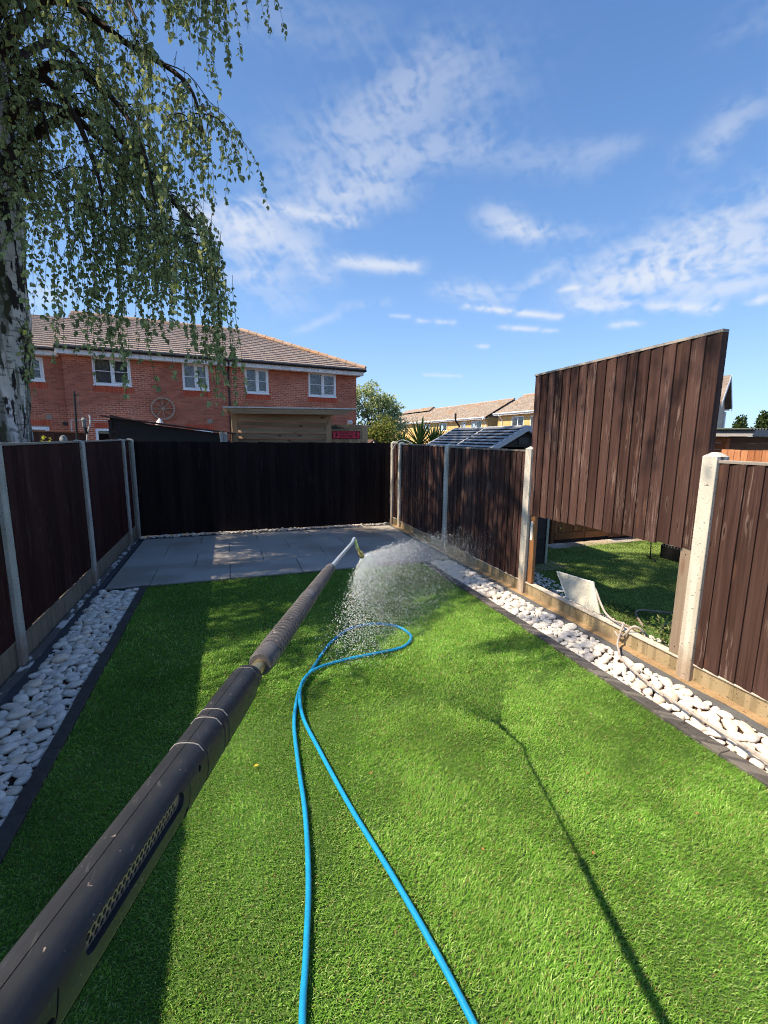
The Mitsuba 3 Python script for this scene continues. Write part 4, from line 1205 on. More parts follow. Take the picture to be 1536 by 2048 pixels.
# roof: overlapping courses, clipped to the hip
E0, E1 = (0.45, 4.74), (-4.15, 6.80)
NC = 17
rk = obj('roof', H(hull([[-0.05, .38, 4.70], [11.38, .38, 4.70], [-.05, -4.15, 6.72], [6.95, -4.15, 6.72], [11.38, -8.6, 4.70], [-.05, -8.6, 4.70]])), 'roof_tile', k, r=.3)
for j in range(NC):
    t0, t1 = j / NC, (j + 1) / NC
    n0_, z0_ = E0[0] + (E1[0] - E0[0]) * t0, E0[1] + (E1[1] - E0[1]) * t0
    n1_, z1_ = E0[0] + (E1[0] - E0[0]) * t1, E0[1] + (E1[1] - E0[1]) * t1
    sr0, sr1 = 11.50 + (6.86 - 11.50) * t0, 11.50 + (6.86 - 11.50) * t1
    P = [[s, n_, z + h] for (sl_, srr, n_, z) in ((-.13, sr0, n0_, z0_), (-.13, sr1, n1_, z1_)) for s in (sl_, srr) for h in ((-.005, .062) if n_ == n0_ else (-.005, .006))]
    obj('tile_course', H(hull(P)), 'roof_tile', rk, r=random.random())
hp = [np.array([11.5, .45, 4.80]), np.array([6.86, -4.15, 6.86])]
nseg = 14
for j in range(nseg):
    a, b = hp[0] + (hp[1] - hp[0]) * j / nseg, hp[0] + (hp[1] - hp[0]) * (j + 1.08) / nseg
    obj('hip_tile', H(tube([a, b], [.12, .105], 8)), 'ridge_tile', rk, r=random.random())
for j in range(20):
    a = np.array([-.1 + j * .348, -4.15, 6.80])
    obj('ridge_tile', H(tube([a, a + [.36, 0, 0]], [.11, .12], 8)), 'ridge_tile', rk, r=random.random())
# right hip slope
P = hull([[11.5, .45, 4.70], [11.5, -8.7, 4.70], [6.9, -4.15, 6.80], [11.4, .3, 4.69], [11.4, -8.5, 4.69]])
obj('hip_slope', H(P), 'roof_tile', rk, r=.5)
for j in range(NC):
    t0, t1 = j / NC, (j + 1) / NC
    n0_, z0_ = 0.12 + (-4.2 - 0.12) * t0, 4.66 + (6.60 - 4.66) * t0
    n1_, z1_ = 0.12 + (-4.2 - 0.12) * t1, 4.66 + (6.60 - 4.66) * t1
    P = [[s, n_, z + h] for (n_, z, hh) in ((n0_, z0_, (-.03, .062)), (n1_, z1_, (-.03, .006))) for s in (-6.2, -.14) for h in hh]
    obj('tile_course', H(hull(P)), 'roof_tile', rk, r=random.random())
obj('soffit', H(cbox(-.12, 11.42, .0, .36, 4.50, 4.53, .004)), 'fascia_white', k)
obj('fascia', H(cbox(-.12, 11.45, .361, .385, 4.49, 4.70, .004)), 'fascia_white', k)
obj('fascia', H(cbox(-6.2, -.125, -.31, .05, 4.44, 4.63, .004)), 'fascia_white', k)
obj('fascia', H(cbox(11.425, 11.45, -8.6, .355, 4.49, 4.70, .004)), 'fascia_white', k)
obj('gutter', H(tube([(-.14, .45, 4.70), (11.52, .45, 4.70)], .055, 8)), 'black_plastic', k, smooth=40)
obj('gutter', H(tube([(11.52, .45, 4.70), (11.52, -8.6, 4.70)], .055, 8)), 'black_plastic', k, smooth=40)
obj('gutter', H(tube([(-6.2, .12, 4.64), (-.17, .12, 4.64)], .05, 8)), 'black_plastic', k, smooth=40)
obj('downpipe', H(tube([(5.56, .42, 4.66), (5.56, .40, 4.55), (5.58, .06, 4.32), (5.60, .06, 0)], .04, 8)), 'pipe_dark', k, smooth=40)
for s in (5.20, 5.89):
    obj('roof_vent', H(cat(tube([(s, -.45, 5.0), (s, -.45, 5.29)], .05, 10), cbox(s - .14, s + .14, -.62, -.3, 5.06, 5.10, .01))), 'resin_trim', k)
for a, b, c, d, n0 in ((4.69, 4.88, 2.22, 2.39, 0), (-.69, -.52, 2.25, 2.42, -.32)):
    v_ = obj('air_vent', H(cbox(a, b, n0 - .01, n0 + .02, c, d, .005)), 'vent_grille', k)
    for q in range(4):
        obj('slat', H(cbox(a + .02, b - .02, n0 + .0205, n0 + .03, c + .02 + q * .037, c + .042 + q * .037, .003)), 'vent_grille', v_)
obj('flue', H(tube([(-.14, -.33, 2.11), (-.14, -.17, 2.11)], .07, 14)), 'black_plastic', k, smooth=40)
obj('conduit', H(cat(tube([(.08, .02, 1.0), (.08, .02, 2.24)], .012, 6), tube([(.08, .02, 2.24), (1.21, .02, 2.235)], .012, 6))), 'white_paint', k)

k = thing('wagon_wheel', 'old wooden wagon wheel hung on the brick house wall', 'wheel')
WC = np.array([3.10, .075, 2.74])
a = np.linspace(0, 2 * math.pi, 49)
ring = np.stack([WC[0] + .40 * np.cos(a), a * 0 + WC[1], WC[2] + .40 * np.sin(a)], -1)
obj('rim', H(tube(ring, .034, 8, False)), 'old_wheel', k, smooth=40)
obj('hub', H(tube([WC - [0, .03, 0], WC + [0, .06, 0]], .055, 12)), 'old_wheel', k, smooth=40)
for j in range(8):
    q = j * math.pi / 4 + .06
    dv = np.array([math.cos(q), 0, math.sin(q)])
    obj('spoke', H(tube([WC + dv * .05, WC + dv * .39], .016, 6)), 'old_wheel', k)
k = thing('security_light', 'small white security light at the right end of the brick wall', 'lamp')
obj('housing', H(hull([[s, n_, z] for s in (10.80, 11.0) for n_, z in ((.0, 2.30), (.12, 2.32), (.14, 2.44), (.0, 2.49))])), 'upvc', k)
obj('lens', H(cbox(10.85, 10.95, .14, .15, 2.345, 2.425, .004)), 'resin_trim', k)

# ------------------------------------------------------------------ yellow terrace and far house


def far_house(lab, x0, y0, y1, ze, zr, wn, eave_out=.5, dp=()):
    k = thing('yellow_house', lab, 'house')
    w = sbox(y0, -.2, y1, ze)
    for a, b, c, d in wn:
        w = w.difference(sbox(a, c, b, d))
    obj('wall', place(prism(w, .3), [x0, 0, 0], [0, 1, 0], [0, 0, 1], [1, 0, 0]), 'brick_yellow', k)
    xr = x0 + 3.7
    for yy in (y0, y1):
        s = .29 if yy == y0 else -.29
        gp = Polygon([(x0 + .301, -.2), (x0 + 7.4, -.2), (x0 + 7.4, ze), (xr, zr - .12), (x0 + .301, ze)])
        g_ = prism(gp, .28)
        obj('gable', place(g_, [0, yy + (.285 if yy == y0 else 0), 0], [1, 0, 0], [0, 0, 1], [0, -1, 0]), 'brick_yellow', k)
    nc = 14
    pitch = (zr - ze) / (3.7)
    rr = obj('roof', hull([[x0 + .2, yy, ze - .02] for yy in (y0 - .1, y1 + .1)] + [[xr, yy, zr - .03] for yy in (y0 - .1, y1 + .1)] + [[xr + 4.2, yy, ze - .3] for yy in (y0 - .1, y1 + .1)]), 'far_tile', k)
    for j in range(nc):
        t0, t1 = j / nc, (j + 1) / nc
        xa, xb = x0 - eave_out + (xr - x0 + eave_out) * t0, x0 - eave_out + (xr - x0 + eave_out) * t1
        za, zb = ze - .08 + (zr - ze + .08) * t0, ze - .08 + (zr - ze + .08) * t1
        obj('tile_course', hull([[xx, yy, z + h] for yy in (y0 - .25, y1 + .25) for xx, z, hh in ((xa, za, (0, .07)), (xb, zb, (0, .03))) for h in hh]), 'far_tile', rr)
    obj('ridge_cap', tube([(xr, y0 - .25, zr + .02), (xr, y1 + .25, zr + .02)], .12, 8), 'ridge_tile', rr)
    obj('fascia', cbox(x0 - eave_out - .02, x0 - eave_out + .03, y0 - .25, y1 + .25, ze - .32, ze - .07, .01), 'upvc', k)
    obj('soffit', cbox(x0 - eave_out + .031, x0 - .001, y0 - .24, y1 + .24, ze - .30, ze - .26, .01), 'upvc', k)
    obj('gutter', tube([(x0 - eave_out - .08, y0 - .25, ze - .10), (x0 - eave_out - .08, y1 + .25, ze - .10)], .07, 8), 'upvc', k)
    for yy in dp:
        obj('downpipe', tube([(x0 - eave_out - .05, yy, ze - .15), (x0 - eave_out - .05, yy, ze - .35), (x0 - .08, yy, ze - .8), (x0 - .08, yy, 0)], .06, 8), 'upvc', k)
    for a, b, c, d in wn:
        q = obj('window', cat(cbox(x0 - .0, x0 + .08, a, b, c, c + .1, .01), cbox(x0, x0 + .08, a, b, d - .1, d, .01), cbox(x0, x0 + .08, a, a + .1, c + .1, d - .1, .01), cbox(x0, x0 + .08, b - .1, b, c + .1, d - .1, .01), cbox(x0, x0 + .085, (a + b) / 2 - .08, (a + b) / 2 + .08, c + .1, d - .1, .01)), 'upvc', k)
        for e0, e1 in ((a + .1, (a + b) / 2 - .08), ((a + b) / 2 + .08, b - .1)):
            obj('pane', trimesh.Trimesh([[x0 + .05, e0, c + .1], [x0 + .05, e1, c + .1], [x0 + .05, e1, d - .1], [x0 + .05, e0, d - .1]], [[0, 1, 2], [0, 2, 3]], process=False), 'glass', q)
        obj('room', cbox(x0 + .8, x0 + .85, a - .3, b + .3, c - .3, d + .3, .001), 'room_dark', q)
    return k


yk = far_house('yellow brick terrace with a long grey brown roof seen beyond the yucca', 31.3, 50.7, 92.0, 4.45, 6.75, [(52.1, 54.8, 2.8, 4.05), (56.2, 57.6, 2.85, 4.0), (62.0, 64.5, 2.8, 4.0), (68.0, 70.5, 2.8, 4.0)], dp=(50.95,))
far_house('yellow brick house half hidden by the raised fence panel', 31.3, 36.0, 48.3, 4.75, 7.0, [(43.2, 45.45, 2.9, 4.25), (39.8, 42.0, 2.9, 4.2)], dp=(47.3,))
obj('roof_step', hull([[x_, y_, z] for y_ in (74.6, 88.0) for x_, z in ((34.0, 6.55), (35.0, 7.25), (36.0, 6.55))]), 'far_tile', yk)

k = thing('gabled_house', 'buff gabled house with a grey verge right of the raised panel', 'house')
gd, bd = np.array([.872, .489, 0]), np.array([-.489, .872, 0])
AP, RE = np.array([38.6, 26.9, 6.8]), np.array([42.0, 28.8, 4.5])
LE = np.array([2 * AP[0] - RE[0], 2 * AP[1] - RE[1], 4.5])
pl = np.array([LE[0], LE[1], 0.0])
wd = np.linalg.norm((RE - LE)[:2])
gp = Polygon([(.45, -.2), (wd - .45, -.2), (wd - .45, 4.55), (wd / 2, 6.6), (.45, 4.55)])
obj('gable', place(prism(gp, .3), pl, gd, EZ, -bd * -1), 'brick_buff', k)
for e_, s in ((RE, 1), (LE, -1)):
    P = [q + o + [0, 0, h] for q in (e_ - [0, 0, .02], AP) for o in (-bd * .45, bd * 9.0) for h in (.0, .16)]
    obj('roof_slope', hull(P), 'far_tile', k)
    P = [q + o + [0, 0, h] for q in (e_ - [0, 0, .02], AP) for o in (-bd * .49, -bd * .452) for h in (-.22, .17)]
    obj('bargeboard', hull(P), 'resin_trim', k)
obj('side_wall', cat(place(cbox(wd - .75, wd - .45, .301, 9, -.2, 4.5, .001), pl, gd, bd, EZ), place(cbox(.45, .75, .301, 9, -.2, 4.5, .001), pl, gd, bd, EZ)), 'brick_buff', k)
obj('downpipe', place(tube([(wd - .6, -.08, 0), (wd - .6, -.08, 4.2)], .09, 8), pl, gd, bd, EZ), 'upvc', k)
obj('gutter', place(tube([(wd + .05, -.3, 4.42), (wd + .05, 9, 4.42)], .08, 8), pl, gd, bd, EZ), 'upvc', k)

# ------------------------------------------------------------------ foliage


def leafmass(cents, radii, n, size, cols, seed, flat=0.35):
    g = np.random.default_rng(seed)
    cents, radii = np.asarray(cents, float), np.asarray(radii, float)
    vol = radii.prod(1) ** (2 / 3)
    pick = g.choice(len(cents), n, p=vol / vol.sum())
    d = g.normal(size=(n, 3))
    d /= np.linalg.norm(d, axis=1, keepdims=True)
    rr = g.random(n) ** 0.45
    p = cents[pick] + d * radii[pick] * rr[:, None]
    clump = meshkit.fbm(p * 1.9, 3, seed)
    keep = clump > flat
    p, d = p[keep], d[keep]
    n = len(p)
    u = g.normal(size=(n, 3))
    u /= np.linalg.norm(u, axis=1, keepdims=True)
    w = np.cross(u, g.normal(size=(n, 3)))
    w /= np.linalg.norm(w, axis=1, keepdims=True)
    L = size * g.uniform(.6, 1.35, n)[:, None]
    nn = np.cross(u, w)
    V = np.stack([p, p + u * L * .45 + w * L * .34 + nn * L * .1, p + u * L, p + u * L * .45 - w * L * .34 + nn * L * .1], 1).reshape(-1, 3)
    o = (np.arange(n) * 4)[:, None]
    F = np.concatenate([o + np.array([[0, 1, 2]]), o + np.array([[0, 2, 3]])])
    c = np.asarray(cols)[g.integers(len(cols), size=n)] * g.uniform(.7, 1.25, (n, 1))
    return (V, F), np.repeat(c, 4, 0)


k = thing('bushy_tree', 'loose pale green tree beyond the corner of the brick house', 'tree')
cn = [(7.0, 23.5, 2.9), (7.6, 23.5, 3.6), (8.4, 23.6, 3.0), (6.6, 23.8, 3.9), (7.9, 23.3, 2.2), (6.9, 23.4, 1.7), (8.9, 23.5, 2.3), (7.3, 23.4, 4.2), (8.8, 23.5, 3.2), (8.2, 23.3, 3.7)]
g = np.random.default_rng(4)
rd = [(.9, .9, .8), (.7, .8, .7), (.75, .8, .6), (.7, .7, .6), (.9, .8, .8), (.9, .8, .7), (.6, .6, .6), (.5, .5, .45), (.45, .5, .45), (.5, .5, .5)]
(lm, lc) = leafmass(cn, rd, 12000, .12, [(0.28, 0.38, 0.14), (0.38, 0.48, 0.20), (0.52, 0.60, 0.32), (0.60, 0.66, 0.46)], 8, .43)
obj('crown', lm, 'leaf', k, color=lc, kind='stuff')
obj('trunk', tube([(7.6, 23.5, -.1), (7.5, 23.5, 1.2), (7.6, 23.5, 2.2)], [.12, .09, .07], 8), 'twig', k, smooth=40)
for c_ in cn:
    b_ = (np.array(c_) + [7.6, 23.5, 1.8]) / 2 + g.normal(0, .15, 3)
    obj('limb', tube(spline([(7.55, 23.5, 1.4), b_, np.array(c_) + [0, 0, .35]], 10), np.linspace(.05, .012, 10), 6), 'twig', k, smooth=40)
k = thing('bay_bush', 'dark olive bush between the timber gate and the yucca', 'bush')
(lm, lc) = leafmass([(3.6, 13.6, 1.5), (4.3, 13.6, 1.75), (5.0, 13.7, 1.6), (4.6, 13.5, 2.05), (5.5, 13.6, 1.3), (3.9, 13.4, 1.1), (5.0, 13.4, 1.1)], [(.6, .5, .6), (.65, .5, .5), (.6, .5, .5), (.45, .4, .4), (.5, .5, .5), (.6, .5, .5), (.6, .5, .5)], 5200, .085, [(0.11, 0.16, 0.03), (0.18, 0.22, 0.05), (0.26, 0.29, 0.07), (0.32, 0.31, 0.10)], 18, .40)
obj('crown', lm, 'leaf', k, color=lc, kind='stuff')
for i in range(7):
    a = i * .9
    obj('stem', tube(spline([(4.5, 13.6, -.1), (4.5 + .3 * math.cos(a), 13.6 + .2 * math.sin(a), .7), (4.5 + .8 * math.cos(a), 13.6 + .4 * math.sin(a), 1.6)], 10), np.linspace(.03, .01, 10), 6), 'twig', k)

k = thing('yucca', 'spiky green yucca rising above the right fence beside the black shed', 'plant')
rough('yucca_leaf', proc(lambda p, n, uv: mix(mi.Color3f(0.022, 0.058, 0.015), mi.Color3f(0.09, 0.155, 0.045), rnd(uv) * 0.7 + 0.3 * noise(p.x * 40, p.y * 40, p.z * 3))), 0.45, 0.4)
g = np.random.default_rng(77)
heads = [((4.30, 9.9, 1.52), .72, 70), ((4.62, 9.8, 1.45), .66, 60), ((3.86, 9.9, 1.38), .58, 46), ((4.95, 10.1, 1.38), .6, 40)]
for hc, hl, n in heads:
    obj('trunk', tube([(hc[0], hc[1], -.1), (hc[0] + .03, hc[1], .8), hc], [.07, .06, .05], 8), 'old_wheel', k, smooth=40)
    for i in range(n):
        a = g.uniform(0, 2 * math.pi)
        el = math.radians(g.uniform(-12, 88)) if i > 10 else math.radians(g.uniform(55, 88))
        L = hl * g.uniform(.75, 1.1)
        d0 = np.array([math.cos(a) * math.cos(el), math.sin(a) * math.cos(el), math.sin(el)])
        sag = .12 * math.cos(el) * L
        side = np.array([-math.sin(a), math.cos(a), 0])
        up_ = np.cross(side, -d0)
        pts, ww = [], []
        for t, wd_ in ((0.03, .018), (.25, .026), (.6, .021), (1.0, .001)):
            c_ = np.array(hc) + d0 * L * t - EZ * sag * t * t
            pts += [c_ - side * wd_ + up_ * wd_ * .5, c_ - up_ * .004, c_ + side * wd_ + up_ * wd_ * .5]
        F = []
        for q in range(3):
            for e_ in (0, 1):
                p0 = q * 3 + e_
                F += [[p0, p0 + 1, p0 + 4], [p0, p0 + 4, p0 + 3]]
        obj('leaf', (np.array(pts), np.array(F)), 'yucca_leaf', k, r=g.random())
k = thing('flue_pipe', 'thin crooked dark flue pipe behind the striped shed roof', 'pipe')
obj('pipe', tube([(6.60, 12.5, 2.46), (6.60, 12.5, 2.25), (6.74, 12.5, 2.08), (6.75, 12.5, -.1)], .03, 8), 'iron', k, smooth=40)
leafy('white_flowers', 'white flower heads beside the striped shed roof', 4.95, 9.2, 1.38, .12, .32, 60, [(0.75, 0.76, 0.68), (0.1, 0.2, 0.05)], 12, .05)
for i, (cx_, cy__, zt, lab) in enumerate(((61.3, 40.0, 4.9, 'shorter dark conifer far off beside the gabled house'), (65.5, 40.0, 5.5, 'taller dark conifer far off above the grey gutter'))):
    k = thing('conifer', lab, 'tree')
    (lm, lc) = leafmass([(cx_, cy__, zt - .5), (cx_ + .1, cy__, zt - 1.3), (cx_ - .1, cy__, zt - 2.2), (cx_, cy__, zt - 3.2)], [(.5, .5, .55), (.85, .8, .7), (1.0, .9, .9), (1.0, 1.0, 1.0)], 1500, .34, [(0.05, 0.085, 0.03), (0.08, 0.12, 0.04)], 30 + i, .36)
    obj('crown', lm, 'leaf', k, color=lc, kind='stuff')
    obj('trunk', tube([(cx_, cy__, -.1), (cx_, cy__, zt - .8)], [.2, .05], 8), 'twig', k)

# ------------------------------------------------------------------ birch
k = thing('birch_tree', 'weeping silver birch hanging over the left fence', 'tree')
tp = spline([(-2.36, 6.0, -.15), (-2.32, 6.0, 1.0), (-2.27, 6.0, 1.9), (-2.14, 6.0, 3.1), (-2.08, 6.02, 4.3), (-2.05, 6.05, 5.6), (-2.1, 6.1, 7.2), (-2.0, 6.1, 9.2)], 70)
tr = np.interp(np.linspace(0, 1, 70), [0, .1, .3, .55, .8, 1], [.29, .25, .235, .19, .10, .03])
m = tube(tp, tr, 28)
v = np.array(m.vertices)
ang = np.arctan2(v[:, 1] - 6.0, v[:, 0] + 2.2)
dn = meshkit.fbm(np.stack([np.cos(ang) * 2, np.sin(ang) * 2, v[:, 2] * 2.4], -1), 4, 9) - .5
ctr = np.array([tp[np.argmin(np.abs(tp[:, 2] - z))] for z in v[:, 2]])
dirs = v - ctr
dirs[:, 2] = 0
v += dirs * (dn * .45)[:, None]
obj('trunk', trimesh.Trimesh(v, m.faces, process=False), 'bark', k, smooth=True)
g = np.random.default_rng(101)
limbs = [
    [(-2.08, 6.02, 4.4), (-1.3, 6.0, 5.0), (-.79, 5.62, 4.55), (-.40, 5.09, 3.92), (-.10, 4.75, 3.50), (-.02, 4.58, 3.12)],
    [(-2.06, 6.05, 5.2), (-1.46, 6.0, 5.95), (-.72, 5.57, 5.44), (-.20, 4.89, 4.8), (-.06, 4.6, 4.2)],
    [(-2.08, 6.05, 6.0), (-1.57, 6.2, 7.0), (-.49, 5.5, 6.5), (.0, 4.93, 5.81), (.08, 4.62, 5.3)],
    [(-2.05, 6.05, 5.0), (-1.9, 6.1, 5.6), (-1.58, 5.72, 4.9), (-1.40, 5.35, 4.3)],
    [(-2.07, 6.05, 5.5), (-1.33, 5.6, 6.15), (-.70, 4.75, 5.3), (-.50, 4.35, 4.8)],
    [(-2.08, 6.02, 4.2), (-1.95, 5.9, 4.5), (-1.75, 5.6, 4.2), (-1.62, 5.4, 3.9)],
    [(-2.06, 6.05, 5.4), (-1.5, 5.7, 6.3), (-.9, 5.2, 6.2), (-.35, 4.9, 5.6)],
    [(-2.06, 6.05, 4.9), (-1.5, 6.4, 5.2), (-.95, 6.2, 4.6), (-.62, 5.95, 4.0), (-.5, 5.85, 3.7)],
    [(-2.05, 6.05, 5.0), (-2.0, 5.2, 5.8), (-1.7, 4.5, 5.5), (-1.5, 4.2, 5.1)],
    [(-2.06, 6.03, 4.5), (-1.6, 5.8, 5.1), (-1.22, 5.35, 4.65), (-1.0, 5.05, 4.05), (-.93, 4.95, 3.6)],
    [(-2.06, 6.03, 4.7), (-1.5, 5.9, 5.3), (-.95, 5.4, 4.9), (-.62, 4.95, 4.3), (-.50, 4.8, 3.7)],
    [(-2.06, 6.05, 5.6), (-1.7, 5.5, 6.3), (-1.35, 4.9, 6.0), (-1.1, 4.5, 5.5)],
    [(-2.06, 6.05, 5.8), (-1.4, 5.8, 6.7), (-.8, 5.3, 6.5), (-.45, 4.9, 6.0), (-.3, 4.7, 5.6)],
    [(-2.06, 6.05, 5.2), (-1.8, 5.6, 5.6), (-1.5, 5.1, 5.3), (-1.35, 4.85, 4.9)],
    [(-2.06, 6.05, 6.2), (-1.2, 5.6, 7.1), (-.3, 5.0, 6.9), (.05, 4.6, 6.2), (.12, 4.45, 5.7)],
]
LONG = {0: (.5, 1.0), 9: (.9, 1.6), 10: (.8, 1.4), 7: (.5, 1.0), 5: (.5, .95)}
visible = len(limbs)
for i in range(118):
    if i < 24:          # away from the garden's end and over the patio
        a = g.uniform(.9, 3.0)
        R_, z0 = g.uniform(1.2, 2.0) if a < 1.4 else g.uniform(1.4, 3.1), g.uniform(4.6, 8.4)
    elif i < 56:        # out to the left and towards the house
        a, R_, z0 = g.uniform(-2.95, -1.85), g.uniform(1.4, 3.5), g.uniform(4.4, 7.6)
    elif i < 102:
        a, R_, z0 = g.uniform(2.0, 3.5), g.uniform(1.2, 3.2), g.uniform(4.2, 7.4)
    else:               # high limbs over the lawn
        a, R_, z0 = g.uniform(-1.35, -.55), g.uniform(2.4, 4.2), g.uniform(7.0, 8.6)
    d = np.array([math.cos(a), math.sin(a), 0])
    b0 = np.array([-2.06, 6.08, z0])
    limbs.append([b0, b0 + d * R_ * .45 + EZ * .9, b0 + d * R_ * .85 + EZ * .55, b0 + d * R_ * 1.05 - EZ * .1])
LV, LF, LC, TW = [], [], [], []
cnt = 0
cols = np.array([(0.21, 0.27, 0.125), (0.28, 0.35, 0.15), (0.36, 0.43, 0.18), (0.44, 0.50, 0.21)])


def strand(p0, L, d0, nl):
    """A hanging twig with its leaves."""
    global cnt
    n = 6
    pts = [p0]
    d = d0.copy()
    for _ in range(n):
        d = d * .62 + np.array([0, 0, -1.0]) * .38 + g.normal(0, .07, 3)
        d /= np.linalg.norm(d)
        pts.append(pts[-1] + d * L / n)
    pts = np.array(pts)
    TW.append(tube(pts, np.linspace(.0028, .0012, n + 1), 3, False))
    f = np.sort(g.uniform(.05, 1, nl)) * n
    i = np.minimum(f.astype(int), n - 1)
    p = pts[i] + (pts[i + 1] - pts[i]) * (f - i)[:, None]
    a = g.uniform(0, 2 * math.pi, nl)
    out = np.stack([np.cos(a), np.sin(a), a * 0], -1)
    dd = out * g.uniform(.2, .9, (nl, 1)) - EZ * g.uniform(.5, 1.1, (nl, 1))
    dd /= np.linalg.norm(dd, axis=1, keepdims=True)
    p = p + (out * .5 - EZ * .5) * .012
    sd = np.cross(dd, g.normal(size=(nl, 3)))
    sd /= np.linalg.norm(sd, axis=1, keepdims=True) + 1e-9
    nn = np.cross(sd, dd)
    l = g.uniform(.028, .058, (nl, 1))
    w = l * g.uniform(.36, .45, (nl, 1))
    LV.append(np.stack([p, p + dd * l * .30 + sd * w + nn * l * .10, p + dd * l * .62 + sd * w * .62 + nn * l * .04, p + dd * l, p + dd * l * .62 - sd * w * .62 + nn * l * .04, p + dd * l * .30 - sd * w + nn * l * .10], 1).reshape(-1, 3))
    o = ((cnt + np.arange(nl)) * 6)[:, None, None]
    LF.append((o + LEAF_F).reshape(-1, 3))
    c = cols[np.minimum((g.random(nl) ** 1.3 * 4).astype(int), 3)] * g.uniform(.75, 1.2, (nl, 1))
    c = np.where(g.random((nl, 1)) < .012, np.array([[.42, .47, .09]]), c)
    LC.append(np.repeat(c, 6, 0))
    cnt += nl


LEAF_F = np.array([[[0, 1, 2], [0, 2, 3], [0, 3, 4], [0, 4, 5]]])
for li, lp in enumerate(limbs):
    P = spline(lp, 26)
    r0 = .05 if li < visible else .045
    obj('limb', tube(P, np.linspace(r0, .006, 26), 7), 'twig' if li else 'twig', k, smooth=50)
    nb_ = (10 if li not in (3, 8, 11) else 6) if li < visible else 15
    for b in range(nb_):
        u = g.uniform(.30, 1.0) if li < visible else g.uniform(.28, 1)
        i = min(int(u * 25), 24)
        p = P[i]
        t = P[i + 1] - P[i]
        t /= np.linalg.norm(t)
        d = t * .5 + g.normal(0, .55, 3)
        d[0] = d[0] - (.1 if u < .6 or li >= visible else .45)
        d[2] = abs(d[2]) * .15 - .1
        d /= np.linalg.norm(d)
        BL = g.uniform(.18, .5)
        q = spline([p, p + d * BL * .6, p + d * BL - EZ * BL * .35], 7)
        TW.append(tube(q, np.linspace(.007, .003, 7), 4, False))
        ns = 6
        for s in range(ns):
            j = g.integers(1, 7)
            z = q[j][2]
            L = g.uniform(*LONG.get(li, (.25, .75)))
            strand(q[j], L, d + g.normal(0, .5, 3), int(L * 32))
    strand(P[-1], g.uniform(.4, .7), np.array([.1, -.1, -.8]), 22)
for li, lo_, n_, La, Lb in ((9, .66, 34, 1.0, 1.85), (1, .60, 18, .35, .8), (6, .7, 8, .3, .6), (0, .72, 30, .75, 1.4), (10, .72, 16, .7, 1.3), (7, .6, 14, .5, .9), (2, .55, 16, .4, .85), (14, .75, 14, .4, .8)):
    P = spline(limbs[li], 40)
    for _ in range(n_):
        i = int(g.uniform(lo_, 1) * 38)
        L = g.uniform(La, Lb)
        strand(P[i] + g.normal(0, [.10, .12, .05]), L, np.array([g.normal(0, .2), g.normal(0, .2), -1.0]), int(L * 30))
# a sprig hanging from the trunk
for _ in range(7):
    p = np.array([-2.02 + g.uniform(0, .12), 5.82, 2.75 + g.uniform(-.1, .15)])
    strand(p, g.uniform(.35, .55), np.array([.5, -.1, -.6]), 15)
obj('crown', (np.concatenate(LV), np.concatenate(LF)), 'leaf', k, color=np.concatenate(LC), kind='stuff', label='hanging strings of small dark green leaves')
obj('twigs', cat(TW), 'twig', k, kind='stuff')
print('birch leaves', cnt)

# ------------------------------------------------------------------ blue hose on the lawn
HP = [[0.105, 0.60], [0.118, 0.85], [0.129, 1.056], [0.17, 1.243], [0.221, 1.498], [0.258, 1.811], [0.272, 2.107], [0.296, 2.444], [0.339, 2.67], [0.401, 2.867], [0.517, 3.078], [0.727, 3.441], [0.957, 3.668], [1.181, 3.711], [1.362, 3.606], [1.422, 3.441], [1.398, 3.313], [1.275, 3.196], [1.07, 3.163], [0.819, 3.141], [0.593, 3.085], [0.447, 2.94], [0.381, 2.777], [0.358, 2.526], [0.399, 2.184], [0.46, 1.773], [0.528, 1.417], [0.569, 1.173], [0.603, 0.896], [.63, .55]]
w = spline([(a, b, .027) for a, b in HP], 320)
# the second pass rides over the first where they cross
d_cross = np.linalg.norm(w[:, None, :2] - w[None, :, :2], axis=2)
ii = np.arange(320)
far = np.abs(ii[:, None] - ii[None, :]) > 60
near_other = np.where(far, d_cross, 9).min(1)
lift = np.where(ii > 160, np.clip((.05 - near_other) / .03, 0, 1) * .023, 0)
lift = np.convolve(np.pad(lift, 4, 'edge'), np.ones(9) / 9, 'valid')
w[:, 2] += lift
k = thing('blue_hose', 'bright blue hose looped across the lawn', 'hose')
obj('tube', tube(w, .0112, 12), 'hose_blue', k, smooth=50)

# ------------------------------------------------------------------ pressure washer lance
k = thing('washer_lance', 'black pressure washer gun and lance reaching over the lawn', 'pressure washer')
P1, P0 = np.array([-0.104, 0.224, 1.44]), np.array([0.016, 0.583, 1.398])
AX = (P0 - P1) / np.linalg.norm(P0 - P1)
tc = EYE - (P0 * .4 + P1 * .6)
tc -= AX * (tc @ AX)
tc /= np.linalg.norm(tc)
lf = np.cross(tc, AX)
lf = lf if lf @ R0 < 0 else -lf
VV = tc * math.cos(math.radians(34)) + lf * math.sin(math.radians(34))
UU = np.cross(AX, VV)      # to the right of the seam
if UU @ R0 < 0:
    UU = -UU


def G(m):
    """Gun coordinates (u right, v towards the seam, s along the gun from P1)."""
    mm = m.copy()
    v = np.asarray(mm.vertices)
    mm.vertices = P1 + v[:, :1] * UU + v[:, 1:2] * VV + v[:, 2:] * AX
    if np.dot(np.cross(UU, VV), AX) < 0:
        mm.invert()
    return mm


